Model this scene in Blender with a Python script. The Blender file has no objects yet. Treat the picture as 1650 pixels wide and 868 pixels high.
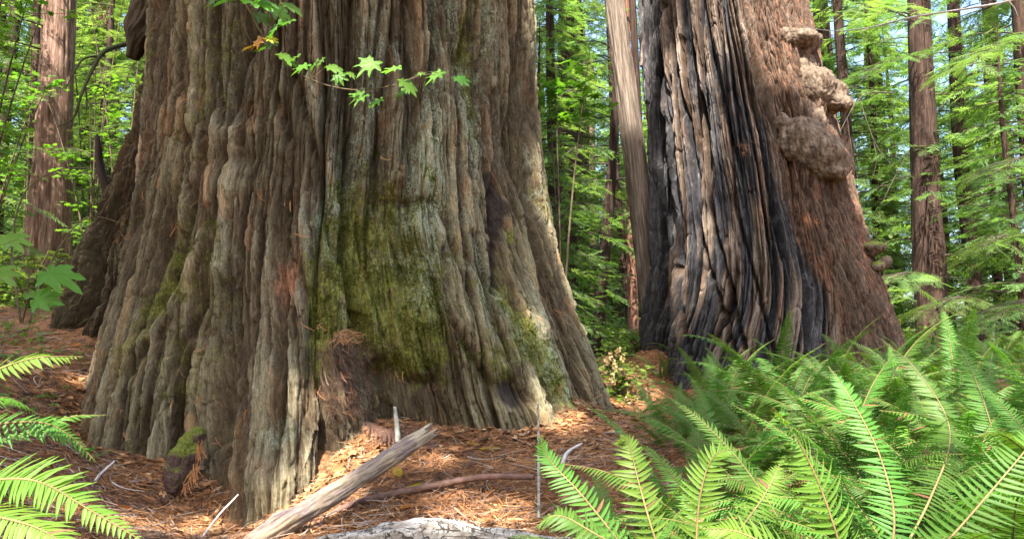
import bpy, math, random
import numpy as np
from mathutils import Vector, Matrix
R = math.radians
SC = bpy.context.scene
COL = SC.collection
# ------------------------------------------------------------------ camera, sky, sun, exposure
CAM_H = 1.5; F_PX = 1100.0; PITCH = math.atan(126/1100)
cam_d = bpy.data.cameras.new('camera'); cam = bpy.data.objects.new('camera', cam_d); COL.objects.link(cam)
cam_d.lens = 24; cam_d.sensor_width = 36; cam_d.clip_start = .05; cam_d.clip_end = 2000
cam.location = (0, 0, CAM_H); cam.rotation_euler = (R(90)+PITCH, 0, 0)
SC.camera = cam
SUN_EL = R(56); SUN_TO = np.array([-0.24, -0.97, 0.0])          # horizontal direction towards the sun
SUN_TO /= np.linalg.norm(SUN_TO)
SUN_DIR = np.array([SUN_TO[0]*math.cos(SUN_EL), SUN_TO[1]*math.cos(SUN_EL), math.sin(SUN_EL)])
world = bpy.data.worlds.new('World'); SC.world = world; world.use_nodes = True
wn = world.node_tree
sky = wn.nodes.new('ShaderNodeTexSky'); sky.sky_type = 'NISHITA'; sky.sun_disc = False
sky.sun_elevation = SUN_EL; sky.sun_rotation = math.atan2(SUN_TO[0], SUN_TO[1])
sky.air_density = 1.0; sky.dust_density = 3.0
wn.nodes['Background'].inputs['Strength'].default_value = 0.14
wn.links.new(sky.outputs[0], wn.nodes['Background'].inputs['Color'])
sun_d = bpy.data.lights.new('sun', 'SUN'); sun_d.energy = 4.6; sun_d.angle = R(0.6); sun_d.color = (1, .94, .84)
sun = bpy.data.objects.new('sun', sun_d); COL.objects.link(sun); sun.location = (0, 0, 60)
sun.rotation_euler = Vector(SUN_DIR).to_track_quat('Z', 'Y').to_euler()
SC.view_settings.view_transform = 'Standard'; SC.view_settings.look = 'None'
SC.view_settings.exposure = 2.25; SC.view_settings.gamma = 1
SC.render.engine = 'CYCLES'
cy = SC.cycles
cy.max_bounces = 7; cy.diffuse_bounces = 4; cy.glossy_bounces = 2; cy.transmission_bounces = 5; cy.transparent_max_bounces = 4
cy.use_denoising = True; cy.use_adaptive_sampling = True; cy.adaptive_threshold = 0.005
cy.caustics_reflective = False; cy.caustics_refractive = False; cy.sample_clamp_indirect = 6
try: cy.denoiser = 'OPENIMAGEDENOISE'
except Exception: pass

# ------------------------------------------------------------------ numeric helpers
rng = np.random.default_rng(11)
_P = rng.permutation(256).astype(np.int32)
_G = rng.normal(size=(256, 3)).astype(np.float32); _G /= np.linalg.norm(_G, axis=1)[:, None]
def pn(x, y, z=0.0):
    """gradient noise, about -1..1"""
    x, y, z = np.broadcast_arrays(np.asarray(x, np.float32), np.asarray(y, np.float32), np.asarray(z, np.float32))
    xi = np.floor(x); yi = np.floor(y); zi = np.floor(z)
    fx = x-xi; fy = y-yi; fz = z-zi
    xi = xi.astype(np.int32); yi = yi.astype(np.int32); zi = zi.astype(np.int32)
    u = fx*fx*fx*(fx*(fx*6-15)+10); v = fy*fy*fy*(fy*(fy*6-15)+10); w = fz*fz*fz*(fz*(fz*6-15)+10)
    out = 0
    for dz in (0, 1):
        pz = _P[(zi+dz) & 255]; wz = w if dz else 1-w
        for dy in (0, 1):
            py = _P[(yi+dy+pz) & 255]; wy = v if dy else 1-v
            for dx in (0, 1):
                g = _G[_P[(xi+dx+py) & 255]]
                wx = u if dx else 1-u
                out = out + wx*wy*wz*(g[..., 0]*(fx-dx)+g[..., 1]*(fy-dy)+g[..., 2]*(fz-dz))
    return out*1.6
def fbm(x, y, z=0.0, o=4):
    a = 0; s = 1
    for k in range(o):
        a = a + s*pn(np.asarray(x)*2**k+17*k, np.asarray(y)*2**k+5*k, np.asarray(z)*2**k); s *= .5
    return a
def sstep(a, b, x):
    t = np.clip((x-a)/(b-a), 0, 1); return t*t*(3-2*t)
def lerp_tab(x, tab):
    tab = sorted(tab); return np.interp(x, [t[0] for t in tab], [t[1] for t in tab])
CT, ST = math.cos(PITCH), math.sin(PITCH)
def ray(px, py):
    cx = (px-825)/F_PX; c = (434-py)/F_PX
    return np.array([cx, CT-c*ST, ST+c*CT])
def at(px, py, Y):
    d = ray(px, py); return np.array([d[0]*Y/d[1], Y, CAM_H+d[2]*Y/d[1]])

# ------------------------------------------------------------------ mesh helpers
def build(name, V, polys, mats=(), parent=None, smooth=True, midx=None, attrs=None, uv=None, link=True):
    """polys: list of int arrays (n,k)"""
    me = bpy.data.meshes.new(name)
    V = np.ascontiguousarray(V, np.float32)
    polys = [np.asarray(p, np.int32) for p in polys if len(p)]
    loops = np.concatenate([p.ravel() for p in polys])
    sizes = np.concatenate([np.full(len(p), p.shape[1], np.int32) for p in polys])
    starts = np.concatenate([[0], np.cumsum(sizes)[:-1]]).astype(np.int32)
    me.vertices.add(len(V)); me.vertices.foreach_set('co', V.ravel())
    me.loops.add(len(loops)); me.loops.foreach_set('vertex_index', loops)
    me.polygons.add(len(sizes)); me.polygons.foreach_set('loop_start', starts)
    if smooth: me.polygons.foreach_set('use_smooth', np.ones(len(sizes), bool))
    for m in mats: me.materials.append(m)
    if midx is not None: me.polygons.foreach_set('material_index', np.asarray(midx, np.int32))
    if attrs:
        for k, a in attrs.items():
            at_ = me.attributes.new(k, 'FLOAT', 'POINT'); at_.data.foreach_set('value', np.ascontiguousarray(a, np.float32).ravel())
    if uv is not None:
        l = me.uv_layers.new(name='grain'); l.data.foreach_set('uv', np.ascontiguousarray(uv[loops], np.float32).ravel())
    me.update(calc_edges=True)
    o = bpy.data.objects.new(name, me)
    if link: COL.objects.link(o)
    if parent: o.parent = parent
    return o
def tag(o, label=None, cat=None, group=None, kind=None):
    if label: o['label'] = label
    if cat: o['category'] = cat
    if group: o['group'] = group
    if kind: o['kind'] = kind
    return o
def empty(name, loc=(0, 0, 0), rz=0.0):
    o = bpy.data.objects.new(name, None); COL.objects.link(o); o.location = loc; o.rotation_euler = (0, 0, rz); o.empty_display_size = .2
    return o
def copy_tree(o, parent=None):
    c = o.copy(); COL.objects.link(c); c.parent = parent
    for ch in o.children: copy_tree(ch, c)
    return c
def tube_arrays(pts, rad, n=8, off=0, cap=True, rough=0.0, seed=0.0):
    """pts (m,3), rad (m) -> V, quads, tris"""
    pts = np.asarray(pts, float); m = len(pts); rad = np.broadcast_to(np.asarray(rad, float), (m,))
    T = np.gradient(pts, axis=0); T /= np.linalg.norm(T, axis=1)[:, None]+1e-9
    ref = np.array([0, 0, 1.0]) if abs(T[0, 2]) < .8 else np.array([1.0, 0, 0])
    A = np.cross(T, ref); A /= np.linalg.norm(A, axis=1)[:, None]+1e-9
    B = np.cross(T, A)
    th = np.linspace(0, 2*np.pi, n, endpoint=False)
    r = rad[:, None]*np.ones(n)[None]
    if rough:
        L = np.concatenate([[0], np.cumsum(np.linalg.norm(np.diff(pts, axis=0), axis=1))])
        r = r*(1+rough*fbm(np.cos(th)[None]*1.5+seed, np.sin(th)[None]*1.5, (L/max(rad.max(), 1e-3))[:, None]*.35, 3))
    V = pts[:, None]+r[..., None]*(np.cos(th)[None, :, None]*A[:, None]+np.sin(th)[None, :, None]*B[:, None])
    V = V.reshape(-1, 3)
    i = np.arange(m-1)[:, None]*n; j = np.arange(n)[None]; k = (j+1) % n
    Q = np.stack([i+j, i+k, i+n+k, i+n+j], -1).reshape(-1, 4)[:, ::-1]
    if cap:
        V = np.vstack([V, pts[0], pts[-1]]); c0 = m*n; c1 = c0+1
        t0 = np.stack([np.full(n, c0), np.arange(n), (np.arange(n)+1) % n], -1)
        t1 = np.stack([np.full(n, c1), (m-1)*n+(np.arange(n)+1) % n, (m-1)*n+np.arange(n)], -1)
        Tt = np.vstack([t0, t1])
    else: Tt = np.zeros((0, 3), int)
    return V, Q+off, Tt+off
class MB:
    def __init__(s): s.V = []; s.Q = []; s.T = []; s.mq = []; s.mt = []; s.n = 0; s.a = []
    def add(s, V, Q=None, T=None, mi=0, tint=0.0):
        V = np.asarray(V, float); s.V.append(V)
        if Q is not None and len(Q): s.Q.append(np.asarray(Q)+s.n); s.mq.append(np.full(len(Q), mi))
        if T is not None and len(T): s.T.append(np.asarray(T)+s.n); s.mt.append(np.full(len(T), mi))
        s.a.append(np.broadcast_to(np.asarray(tint, float), (len(V),))); s.n += len(V); return s
    def tube(s, pts, rad, n=8, mi=0, tint=0.0, **k):
        V, Q, T = tube_arrays(pts, rad, n, **k); return s.add(V, Q, T, mi, tint)
    def build(s, name, mats, parent=None, smooth=True, link=True):
        P = []; M = []
        if s.Q: P.append(np.vstack(s.Q)); M += s.mq
        if s.T: P.append(np.vstack(s.T)); M += s.mt
        return build(name, np.vstack(s.V), P, mats, parent, smooth, np.concatenate(M), {'tint': np.concatenate(s.a)}, link=link)
def spline(pts, n):
    """Catmull-Rom through pts"""
    p = np.asarray(pts, float); p = np.vstack([2*p[0]-p[1], p, 2*p[-1]-p[-2]])
    m = len(p)-3; t = np.linspace(0, m-1e-6, n); i = t.astype(int); f = (t-i)[:, None]
    a, b, c, d = p[i], p[i+1], p[i+2], p[i+3]
    return .5*((2*b)+(-a+c)*f+(2*a-5*b+4*c-d)*f*f+(-a+3*b-3*c+d)*f**3)
def frames(X, Z):
    """rotation matrices (n,3,3) whose columns are x=X, z~Z"""
    X = X/np.linalg.norm(X, axis=1)[:, None]
    Y = np.cross(Z, X); Y /= np.linalg.norm(Y, axis=1)[:, None]+1e-9
    return np.stack([X, Y, np.cross(X, Y)], -1)
def scatter(V, F, rot, scl, pos):
    """copies of template V (k,3), F (f,3|4): rot (n,3,3), scl (n,) or (n,3), pos (n,3)"""
    n = len(pos); scl = np.asarray(scl, float)
    if scl.ndim == 1: scl = np.repeat(scl[:, None], 3, 1)
    W = np.einsum('nij,nkj->nki', rot, V[None]*scl[:, None])+pos[:, None]
    G = (F[None]+(np.arange(n)*len(V))[:, None, None]).reshape(-1, F.shape[1])
    return W.reshape(-1, 3), G

# ------------------------------------------------------------------ materials
class NT:
    def __init__(s, name):
        s.m = bpy.data.materials.new(name); s.m.use_nodes = True; s.t = s.m.node_tree
        s.b = s.t.nodes['Principled BSDF']; s.out = s.t.nodes['Material Output']
    def n(s, typ, props=None, **ins):
        nd = s.t.nodes.new(typ)
        for k, v in (props or {}).items(): setattr(nd, k, v)
        for k, v in ins.items():
            key = int(k[1:]) if k[0] == '_' else k
            s.set(nd.inputs[key], v)
        return nd
    def set(s, sock, v):
        if isinstance(v, bpy.types.NodeSocket): s.t.links.new(v, sock)
        elif isinstance(v, (tuple, list)) and sock.type == 'RGBA' and len(v) == 3: sock.default_value = (*v, 1)
        else: sock.default_value = v
    def mix(s, f, a, b, mode='MIX'):
        nd = s.t.nodes.new('ShaderNodeMix'); nd.data_type = 'RGBA'; nd.blend_type = mode
        s.set(nd.inputs[0], f); s.set(nd.inputs[6], a); s.set(nd.inputs[7], b); return nd.outputs[2]
    def math(s, op, a, b=0.0, c=0.0, clamp=False):
        nd = s.t.nodes.new('ShaderNodeMath'); nd.operation = op; nd.use_clamp = clamp
        s.set(nd.inputs[0], a); s.set(nd.inputs[1], b); s.set(nd.inputs[2], c); return nd.outputs[0]
    def ramp(s, f, stops):
        nd = s.t.nodes.new('ShaderNodeValToRGB'); e = nd.color_ramp.elements
        while len(e) < len(stops): e.new(.5)
        for i, (p, c) in enumerate(stops): e[i].position = p; e[i].color = (*c, 1) if len(c) == 3 else c
        s.set(nd.inputs[0], f); return nd.outputs[0]
    def ss(s, v, a, b):
        nd = s.t.nodes.new('ShaderNodeMapRange'); nd.interpolation_type = 'SMOOTHSTEP'
        s.set(nd.inputs[0], v); nd.inputs[1].default_value = a; nd.inputs[2].default_value = b; return nd.outputs[0]
    def attr(s, name): return s.n('ShaderNodeAttribute', {'attribute_name': name}).outputs['Fac']
    def noise(s, vec, scale, detail=4, rough=.55, dist=0.0, which=0):
        nd = s.n('ShaderNodeTexNoise'); s.set(nd.inputs['Vector'], vec)
        nd.inputs['Scale'].default_value = scale; nd.inputs['Detail'].default_value = detail; nd.inputs['Roughness'].default_value = rough
        nd.inputs['Distortion'].default_value = dist; return nd.outputs[which]
    def obj(s): return s.n('ShaderNodeTexCoord').outputs['Object']
    def uv(s): return s.n('ShaderNodeTexCoord').outputs['UV']
    def geo(s): return s.n('ShaderNodeNewGeometry').outputs['Position']
    def scale(s, v, sc): return s.n('ShaderNodeVectorMath', {'operation': 'MULTIPLY'}, _0=v, _1=sc).outputs[0]
    def bump(s, h, strength=.5, dist=.01, normal=None):
        nd = s.n('ShaderNodeBump'); nd.inputs['Strength'].default_value = strength; nd.inputs['Distance'].default_value = dist
        s.set(nd.inputs['Height'], h)
        if normal is not None: s.set(nd.inputs['Normal'], normal)
        return nd.outputs[0]
    def fin(s, color, rough=.85, normal=None, spec=.3):
        s.set(s.b.inputs['Base Color'], color); s.set(s.b.inputs['Roughness'], rough); s.b.inputs['Specular IOR Level'].default_value = spec
        if normal is not None: s.set(s.b.inputs['Normal'], normal)
        return s.m

def bark_giant(name, lo, mid, hi, green=(.115, .12, .055), char_col=(.013, .0095, .008), char_hi=(.040, .031, .024), greenish=.5, ridge_c=(.30, .27, .175), shine=.02):
    t = NT(name); uv = t.uv(); P = t.obj()
    fib = t.noise(t.scale(uv, (55, 5.0, 1)), 1, 9, .78)
    med = t.noise(t.scale(uv, (9, 1.3, 1)), 1, 5, .6)
    big = t.noise(P, .9, 4, .6)
    fine = t.noise(P, 42, 4, .7)
    c = t.ramp(t.math('MULTIPLY_ADD', fib, .6, t.math('MULTIPLY', med, .4)), [(.36, lo), (.49, mid), (.62, hi)])
    c = t.mix(t.math('MULTIPLY', t.ss(big, .38, .6), greenish), c, t.mix(.6, c, green))
    # weathered grey outer faces, furrow browns with shade painted in, redder freshly exposed fibre
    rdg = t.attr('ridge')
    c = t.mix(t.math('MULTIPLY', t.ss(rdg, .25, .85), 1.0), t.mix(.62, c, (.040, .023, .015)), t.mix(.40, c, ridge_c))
    c = t.mix(t.math('MULTIPLY', t.ss(t.math('MULTIPLY', t.attr('red'), t.math('MULTIPLY_ADD', t.noise(t.scale(uv, (28, 7, 1)), 1, 6, .75), 3.2, -.75)), .2, .85), .7), c, t.ramp(fib, [(.3, (.16, .07, .045)), (.5, (.36, .17, .10)), (.7, (.52, .33, .23))]))
    pt = t.attr('plate')
    c = t.mix(1.0, c, t.ramp(pt, [(0, (.72, .68, .62)), (.35, (.95, .93, .88)), (.7, (1.12, 1.12, 1.1)), (.86, (1.2, 1.0, .86)), (1, (1.35, 1.02, .84))]), 'MULTIPLY')
    # moss
    mo = t.math('MULTIPLY', t.attr('moss'), t.math('MULTIPLY_ADD', t.noise(P, 8, 7, .8), 3.2, -.95))
    mof = t.ss(mo, .22, .62)
    c = t.mix(t.math('MULTIPLY', mof, .85), c, t.ramp(fine, [(.3, (.07, .08, .012)), (.5, (.16, .17, .03)), (.68, (.27, .28, .06))]))
    # lichen, in speckled crusts
    li = t.math('MULTIPLY', t.attr('lichen'), t.math('MULTIPLY_ADD', t.noise(t.scale(P, (1, 1, .55)), 11, 6, .8), 3.4, -1.15))
    lif = t.math('MULTIPLY', t.ss(li, .06, .42), t.ss(fine, .38, .56))
    c = t.mix(t.math('MULTIPLY', lif, .78), c, t.ramp(t.noise(P, 90, 2, .5), [(.35, (.17, .215, .14)), (.6, (.35, .41, .31))]))
    ch = t.math('MULTIPLY', t.attr('char'), t.math('MULTIPLY_ADD', med, 1.6, .15))
    chf = t.ss(ch, .25, .6)
    c = t.mix(t.math('MULTIPLY', chf, .9), c, t.ramp(fib, [(.3, char_col), (.52, tuple(2.6*x for x in char_col)), (.68, char_hi)]))
    hair = t.noise(t.scale(uv, (150, 8, 1)), 1, 6, .8); grit = t.noise(P, 70, 3, .8)
    c = t.mix(1.0, c, t.ramp(t.math('MULTIPLY_ADD', hair, .7, t.math('MULTIPLY', grit, .3)), [(.36, (.42, .40, .38)), (.5, (.98, .98, .98)), (.62, (1.75, 1.72, 1.65))]), 'MULTIPLY')
    b = t.bump(fib, .9, .02); b = t.bump(t.noise(t.scale(uv, (120, 14, 1)), 1, 4, .6), .6, .008, b); b = t.bump(fine, .5, .006, b)
    rough = t.math('MULTIPLY_ADD', chf, -shine, .92)
    return t.fin(c, rough, b, .25)
def bark_small(name, lo, mid, hi, sx=22, sz=2.2, bd=.02):
    t = NT(name); P = t.uv()
    fib = t.noise(t.scale(P, (sx, sz, 1)), 1, 6, .65); med = t.noise(t.scale(P, (5, .8, 1)), 1, 4, .6)
    c = t.ramp(t.math('MULTIPLY_ADD', fib, .6, t.math('MULTIPLY', med, .4)), [(.34, lo), (.48, mid), (.62, hi)])
    c = t.mix(.8, c, t.ramp(t.noise(t.scale(P, (sx*3, sz*2, 1)), 1, 6, .8), [(.36, (.45, .43, .4)), (.5, (.98, .98, .98)), (.64, (1.7, 1.65, 1.6))]), 'MULTIPLY')
    c = t.mix(.6, c, t.mix(t.attr('tint'), (.6, .6, .6), (1.3, 1.3, 1.3)), 'MULTIPLY')
    return t.fin(c, .9, t.bump(fib, .7, bd), .2)
def leafmat(name, c1, c2, trans=.5, gloss=.35, hue=.0, back=None):
    t = NT(name)
    f = t.attr('tint'); oi = t.n('ShaderNodeObjectInfo').outputs['Random']
    c = t.mix(f, c1, c2)
    v = t.math('MULTIPLY_ADD', oi, .5, .75); v2 = t.math('MULTIPLY', v, t.math('MULTIPLY_ADD', t.noise(t.obj(), 1.1, 2), .9, .55))
    hs = t.n('ShaderNodeHueSaturation'); t.set(hs.inputs['Color'], c); t.set(hs.inputs['Value'], v2)
    t.set(hs.inputs['Hue'], t.math('MULTIPLY_ADD', oi, .03, .485)); hs.inputs['Saturation'].default_value = 1.0
    c = hs.outputs[0]
    t.fin(c, gloss, None, .35)
    tr = t.n('ShaderNodeBsdfTranslucent'); t.set(tr.inputs['Color'], t.mix(1.0, c, (1.25, 1.35, .55), 'MULTIPLY'))
    mx = t.n('ShaderNodeMixShader', _0=trans, _1=t.b.outputs[0], _2=tr.outputs[0])
    t.t.links.new(mx.outputs[0], t.out.inputs[0]); return t.m
def plain(name, lo, hi, sc=20, rough=.8, bd=.004, stretch=(1, 1, 1)):
    t = NT(name); P = t.scale(t.obj(), stretch); n = t.noise(P, sc, 5, .6)
    c = t.ramp(n, [(.32, lo), (.66, hi)]); c = t.mix(.5, c, t.mix(t.attr('tint'), (.65, .65, .65), (1.3, 1.3, 1.3)), 'MULTIPLY')
    return t.fin(c, rough, t.bump(n, .5, bd), .3)
# ------------------------------------------------------------------ the ground
CTRL = [(370,862,4.8),(430,835,4.85),(300,815,4.95),(200,745,5.3),(165,745,5.7),(460,760,5.05),(500,690,5.6),(560,655,5.95),(640,668,5.95),(740,688,5.95),(820,672,6.05),(900,650,6.3),(985,685,6.35),
        (130,520,7.6),(0,560,7.0),(60,500,9.5),(100,650,5.7),(60,770,4.3),(200,868,3.9),(420,868,4.15),(700,868,4.0),(900,760,4.9),(1000,868,3.8),(700,760,4.8),
        (1050,650,8.2),(1000,620,10.0),(1120,700,6.3),(950,572,13),(1500,585,14),(1050,563,9.5),(1300,600,9.2),(1650,600,9),(1400,680,5.5),(1500,868,3.0),(1650,720,5),(1250,780,3.7)]
_cp = np.array([at(*c) for c in CTRL]); _z = list(_cp[:, 2]); _xy = [list(p[:2]) for p in _cp]
for x, y, z in [(0,0,0),(0,2,.1),(-2.5,1.5,.45),(3,1,.15),(-4.5,3,1.1),(5,2,.3),(0,-5,0),(-8,0,1.2),(8,-2,.2),(-8,8,2.0),(9,8,1.1),(0,18,1.1),(-8,16,1.75),(-15,20,1.7),(12,18,1.1),(3,26,1.15),(15,30,1.2),(-15,30,1.5),(-1.9,7.7,1.2),(3.3,9.4,1.0)]:
    _xy.append([x, y]); _z.append(z)
_xy = np.array(_xy, float); _z = np.array(_z, float)
def _U(r): return np.where(r > 1e-6, r*r*np.log(r+1e-9), 0)
_n = len(_z); _K = _U(np.linalg.norm(_xy[:, None]-_xy[None], axis=2))+np.eye(_n)*.008
_Pm = np.hstack([np.ones((_n, 1)), _xy]); _A = np.block([[_K, _Pm], [_Pm.T, np.zeros((3, 3))]])
_w = np.linalg.solve(_A, np.concatenate([_z, np.zeros(3)]))
def gz(x, y):
    x = np.asarray(x, float); y = np.asarray(y, float); sh = x.shape; q = np.stack([x.ravel(), y.ravel()], 1); out = np.empty(len(q))
    for i in range(0, len(q), 60000):
        b = q[i:i+60000]; out[i:i+60000] = _U(np.linalg.norm(b[:, None]-_xy[None], axis=2))@_w[:_n]+_w[_n]+b@_w[_n+1:]
    r = np.hypot(q[:, 0]-0, q[:, 1]-8); f = sstep(14, 26, r)
    out = np.clip(out, -.5, 2.4)*(1-f)+(1.2+.5*pn(q[:, 0]*.03, q[:, 1]*.03)+np.clip(r-30, 0, 200)*.01)*f
    return out.reshape(sh)
def nonuni(a, b, fine, far, k):
    c = np.arange(a, b, fine); g = fine*np.cumsum(k**np.arange(1, 200)); g = g[g < far]
    return np.concatenate([(a-g)[::-1], c, c[-1]+g])
def make_ground():
    gx = nonuni(-6, 6, .035, 400, 1.08); gy = nonuni(1.8, 10.5, .035, 400, 1.08)
    GX, GY = np.meshgrid(gx, gy)
    GZ = gz(GX, GY)
    near = np.clip(1.3-np.hypot(GX, GY-6)/16, 0, 1)
    GZ = GZ+near*(.055*fbm(GX*1.7, GY*1.7, 3)+.030*fbm(GX*7, GY*7, 5, 3))+(1-near)*.15*fbm(GX*.4, GY*.4, 1)
    nx, ny = len(gx), len(gy)
    I = np.arange(ny-1)[:, None]*nx+np.arange(nx-1)[None]
    GZ = GZ+bank(GX, GY)
    t = NT('forest floor'); P = t.geo()
    n1 = t.noise(P, 1.3, 4); n2 = t.noise(P, 38, 7, .75); n3 = t.noise(P, 9, 4, .6)
    c = t.ramp(n2, [(.3, (.05, .028, .017)), (.45, (.15, .075, .038)), (.57, (.30, .145, .065)), (.7, (.42, .25, .14))])
    c = t.mix(t.ss(n3, .5, .7), c, (.055, .036, .026))
    c = t.mix(t.ss(t.n('ShaderNodeSeparateXYZ', _0=P).outputs[1], 11, 17), c, t.ramp(t.noise(P, 2.5, 5, .7), [(.35, (.03, .05, .015)), (.6, (.09, .14, .035))]))
    M_ground = t.fin(c, .95, t.bump(n2, .8, .02), .1)
    build('ground', np.stack([GX, GY, GZ], -1).reshape(-1, 3), [np.stack([I, I+1, I+nx+1, I+nx], -1).reshape(-1, 4)], [M_ground])['kind'] = 'structure'
def gnormal(x, y):
    e = .05; n = np.stack([-(gz(x+e, y)-gz(x-e, y))/(2*e), -(gz(x, y+e)-gz(x, y-e))/(2*e), np.ones_like(x)], -1)
    return n/np.linalg.norm(n, axis=-1)[..., None]

# ------------------------------------------------------------------ the two giant trunks
def hsh(a, b=0.0, c=0.0):
    v = np.sin(a*127.1+b*311.7+c*74.7)*43758.5453; return v-np.floor(v)
def plates(q, v, seed, w=.09, we=.03):
    # torn plates of bark: q counts strips across, v counts pieces along; returns step, tilt, side slot, end break, random
    i = np.floor(q); f = q-i; vv = v+9*hsh(i, seed); j = np.floor(vv); g = vv-j; r = hsh(i, j, seed+.5)
    return (r-.5)*2, (hsh(i, j, seed+2.5)-.5)*2*(f-.5)*2, np.exp(-(np.minimum(f, 1-f)/w)**1.5), np.exp(-(np.minimum(g, 1-g)/we)**1.5), r
def strips(x, w=.10):
    # overlapping bark laths: height inside a lath, closeness to the slot between two laths
    f = x-np.floor(x); return f, np.exp(-((np.minimum(f, 1-f))/w)**1.4)
def saw(x):
    f = x-np.floor(x); return f*(1-sstep(.90, 1.0, f))
def bank(x, y):
    # needles banked up where the floor meets the two trunks
    z = gz(x, y); out = 0
    for G, h in ((GL, .05), (GR, .04)):
        cx, cyy = G.axis(z); dx, dy = x-cx, y-cyy; a = np.arctan2(dx*G.v[0]+dy*G.v[1], dx*G.u[0]+dy*G.u[1]); q = np.hypot(dx, dy)-G.base_r(a, z)
        out = out+h*np.exp(-np.clip(q, 0, 9)/.28)*(.7+.6*pn(x*2, y*2, 4))
    return out
class Giant:
    def __init__(s, D, rows, lobes, zoff=0.0):
        """rows: (py, x_left, x_right) of the outline, at horizontal distance D from the eye"""
        zs, cs, rs = [], [], []
        for py, xl, xr in rows:
            a, b = ray(xl, py), ray(xr, py)
            al, ar = math.atan2(a[0], a[1]), math.atan2(b[0], b[1]); c = (al+ar)/2; h = (ar-al)/2
            d = ray((xl+xr)/2, py); zs.append(CAM_H+D*math.cos(h)**2*d[2]/math.hypot(d[0], d[1])); cs.append((D*math.sin(c), D*math.cos(c))); rs.append(D*math.sin(h))
        o = np.argsort(zs); s.z = np.array(zs)[o]; s.c = np.array(cs)[o]; s.r = np.array(rs)[o]
        zt = s.z[-1]; s.z = np.append(s.z, [zt+8, zt+30]); s.c = np.vstack([s.c, s.c[-1]+(s.c[-1]-s.c[-3])*.8, s.c[-1]+(s.c[-1]-s.c[-3])*2]); s.r = np.append(s.r, [s.r[-1]*.86, s.r[-1]*.45])
        s.lobes = lobes; s.D = D; s.Rm = float(np.median(rs))
        m = s.c[len(s.c)//2]; u = -m/np.linalg.norm(m); s.u = u; s.v = np.array([-u[1], u[0]])
    def axis(s, z): return np.interp(z, s.z, s.c[:, 0]), np.interp(z, s.z, s.c[:, 1])
    def base_r(s, a, z):
        r = np.interp(z, s.z, s.r)
        zb = s.z[0]; r = r+np.clip(zb-z, 0, 3)*.35
        z = z+.13*np.sin(a*9+1)*np.sin(a*4.3)+.07*np.sin(a*23)
        for ac, w, A in s.lobes:
            acz = R(1)*(lerp_tab(z, ac) if isinstance(ac, list) else ac)
            wz = R(1)*(lerp_tab(z, w) if isinstance(w, list) else w)
            d = (a-acz+np.pi) % (2*np.pi)-np.pi
            r = r+lerp_tab(z, A)*np.exp(-(d/wz)**2)
        return r
    def point(s, a, z, r):
        cx, cyy = s.axis(z)
        return np.stack([cx+r*(np.cos(a)*s.u[0]+np.sin(a)*s.v[0]), cyy+r*(np.cos(a)*s.u[1]+np.sin(a)*s.v[1]), z+0*a], -1)
    def offset(s, a, z, d):
        # the undetailed surface pushed out by d along its own (horizontal) normal
        r = s.base_r(a, z); rp = (s.base_r(a+.004, z)-s.base_r(a-.004, z))/.008; L = np.hypot(r, rp); nr, na = r/L, -rp/L
        cx, cyy = s.axis(z); ca, sa = np.cos(a), np.sin(a); er = np.stack([ca*s.u[0]+sa*s.v[0], ca*s.u[1]+sa*s.v[1]], -1); ea = np.stack([-sa*s.u[0]+ca*s.v[0], -sa*s.u[1]+ca*s.v[1]], -1)
        q = er*(r+d*nr)[..., None]+ea*(d*na)[..., None]; return np.stack([cx+q[..., 0], cyy+q[..., 1], z+0*a], -1)
    def hit(s, px, py):
        """(arc position, height) on the undetailed trunk seen at a pixel of the photograph"""
        d = ray(px, py); d = d/np.hypot(d[0], d[1]); t_ = np.arange(2, s.D+1, .01)
        p = t_[:, None]*d[None]; p[:, 2] += CAM_H
        cx, cyy = s.axis(p[:, 2]); dx = p[:, 0]-cx; dy = p[:, 1]-cyy
        a = np.arctan2(dx*s.v[0]+dy*s.v[1], dx*s.u[0]+dy*s.u[1]); ins = np.hypot(dx, dy) < s.base_r(a, p[:, 2])
        i = int(np.argmax(ins)) if ins.any() else int(np.argmin(np.hypot(dx, dy)-s.base_r(a, p[:, 2])))
        return a[i]*s.Rm, p[i, 2]
    def surf(s, px, py, out=0.0):
        a, z = s.hit(px, py); a /= s.Rm; return s.point(np.array(a), np.array(z), s.base_r(np.array(a), np.array(z))+out)
    def linefield(s, S, Z, pl, w):
        """0..1 closeness to a polyline given in photo pixels, w metres wide"""
        q = np.array([s.hit(*p) for p in pl]); out = np.zeros_like(S)
        m = (S > q[:, 0].min()-3*w) & (S < q[:, 0].max()+3*w) & (Z > q[:, 1].min()-3*w) & (Z < q[:, 1].max()+3*w)
        x, y = S[m], Z[m]; d2 = np.full(x.shape, 1e9)
        for (a, b) in zip(q[:-1], q[1:]):
            ab = b-a; t_ = np.clip(((x-a[0])*ab[0]+(y-a[1])*ab[1])/(ab@ab+1e-9), 0, 1)
            d2 = np.minimum(d2, (x-a[0]-t_*ab[0])**2+(y-a[1]-t_*ab[1])**2)
        out[m] = np.exp(-d2/w**2); return out
    def blob(s, S, Z, px, py, ws, wz, p=2, rot=0.0):
        a, z = s.hit(px, py); x, y = S-a, Z-z
        if rot: c_, s_ = math.cos(rot), math.sin(rot); x, y = x*c_+y*s_, -x*s_+y*c_
        return np.exp(-(np.abs(x/ws)**p+np.abs(y/wz)**p))

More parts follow.
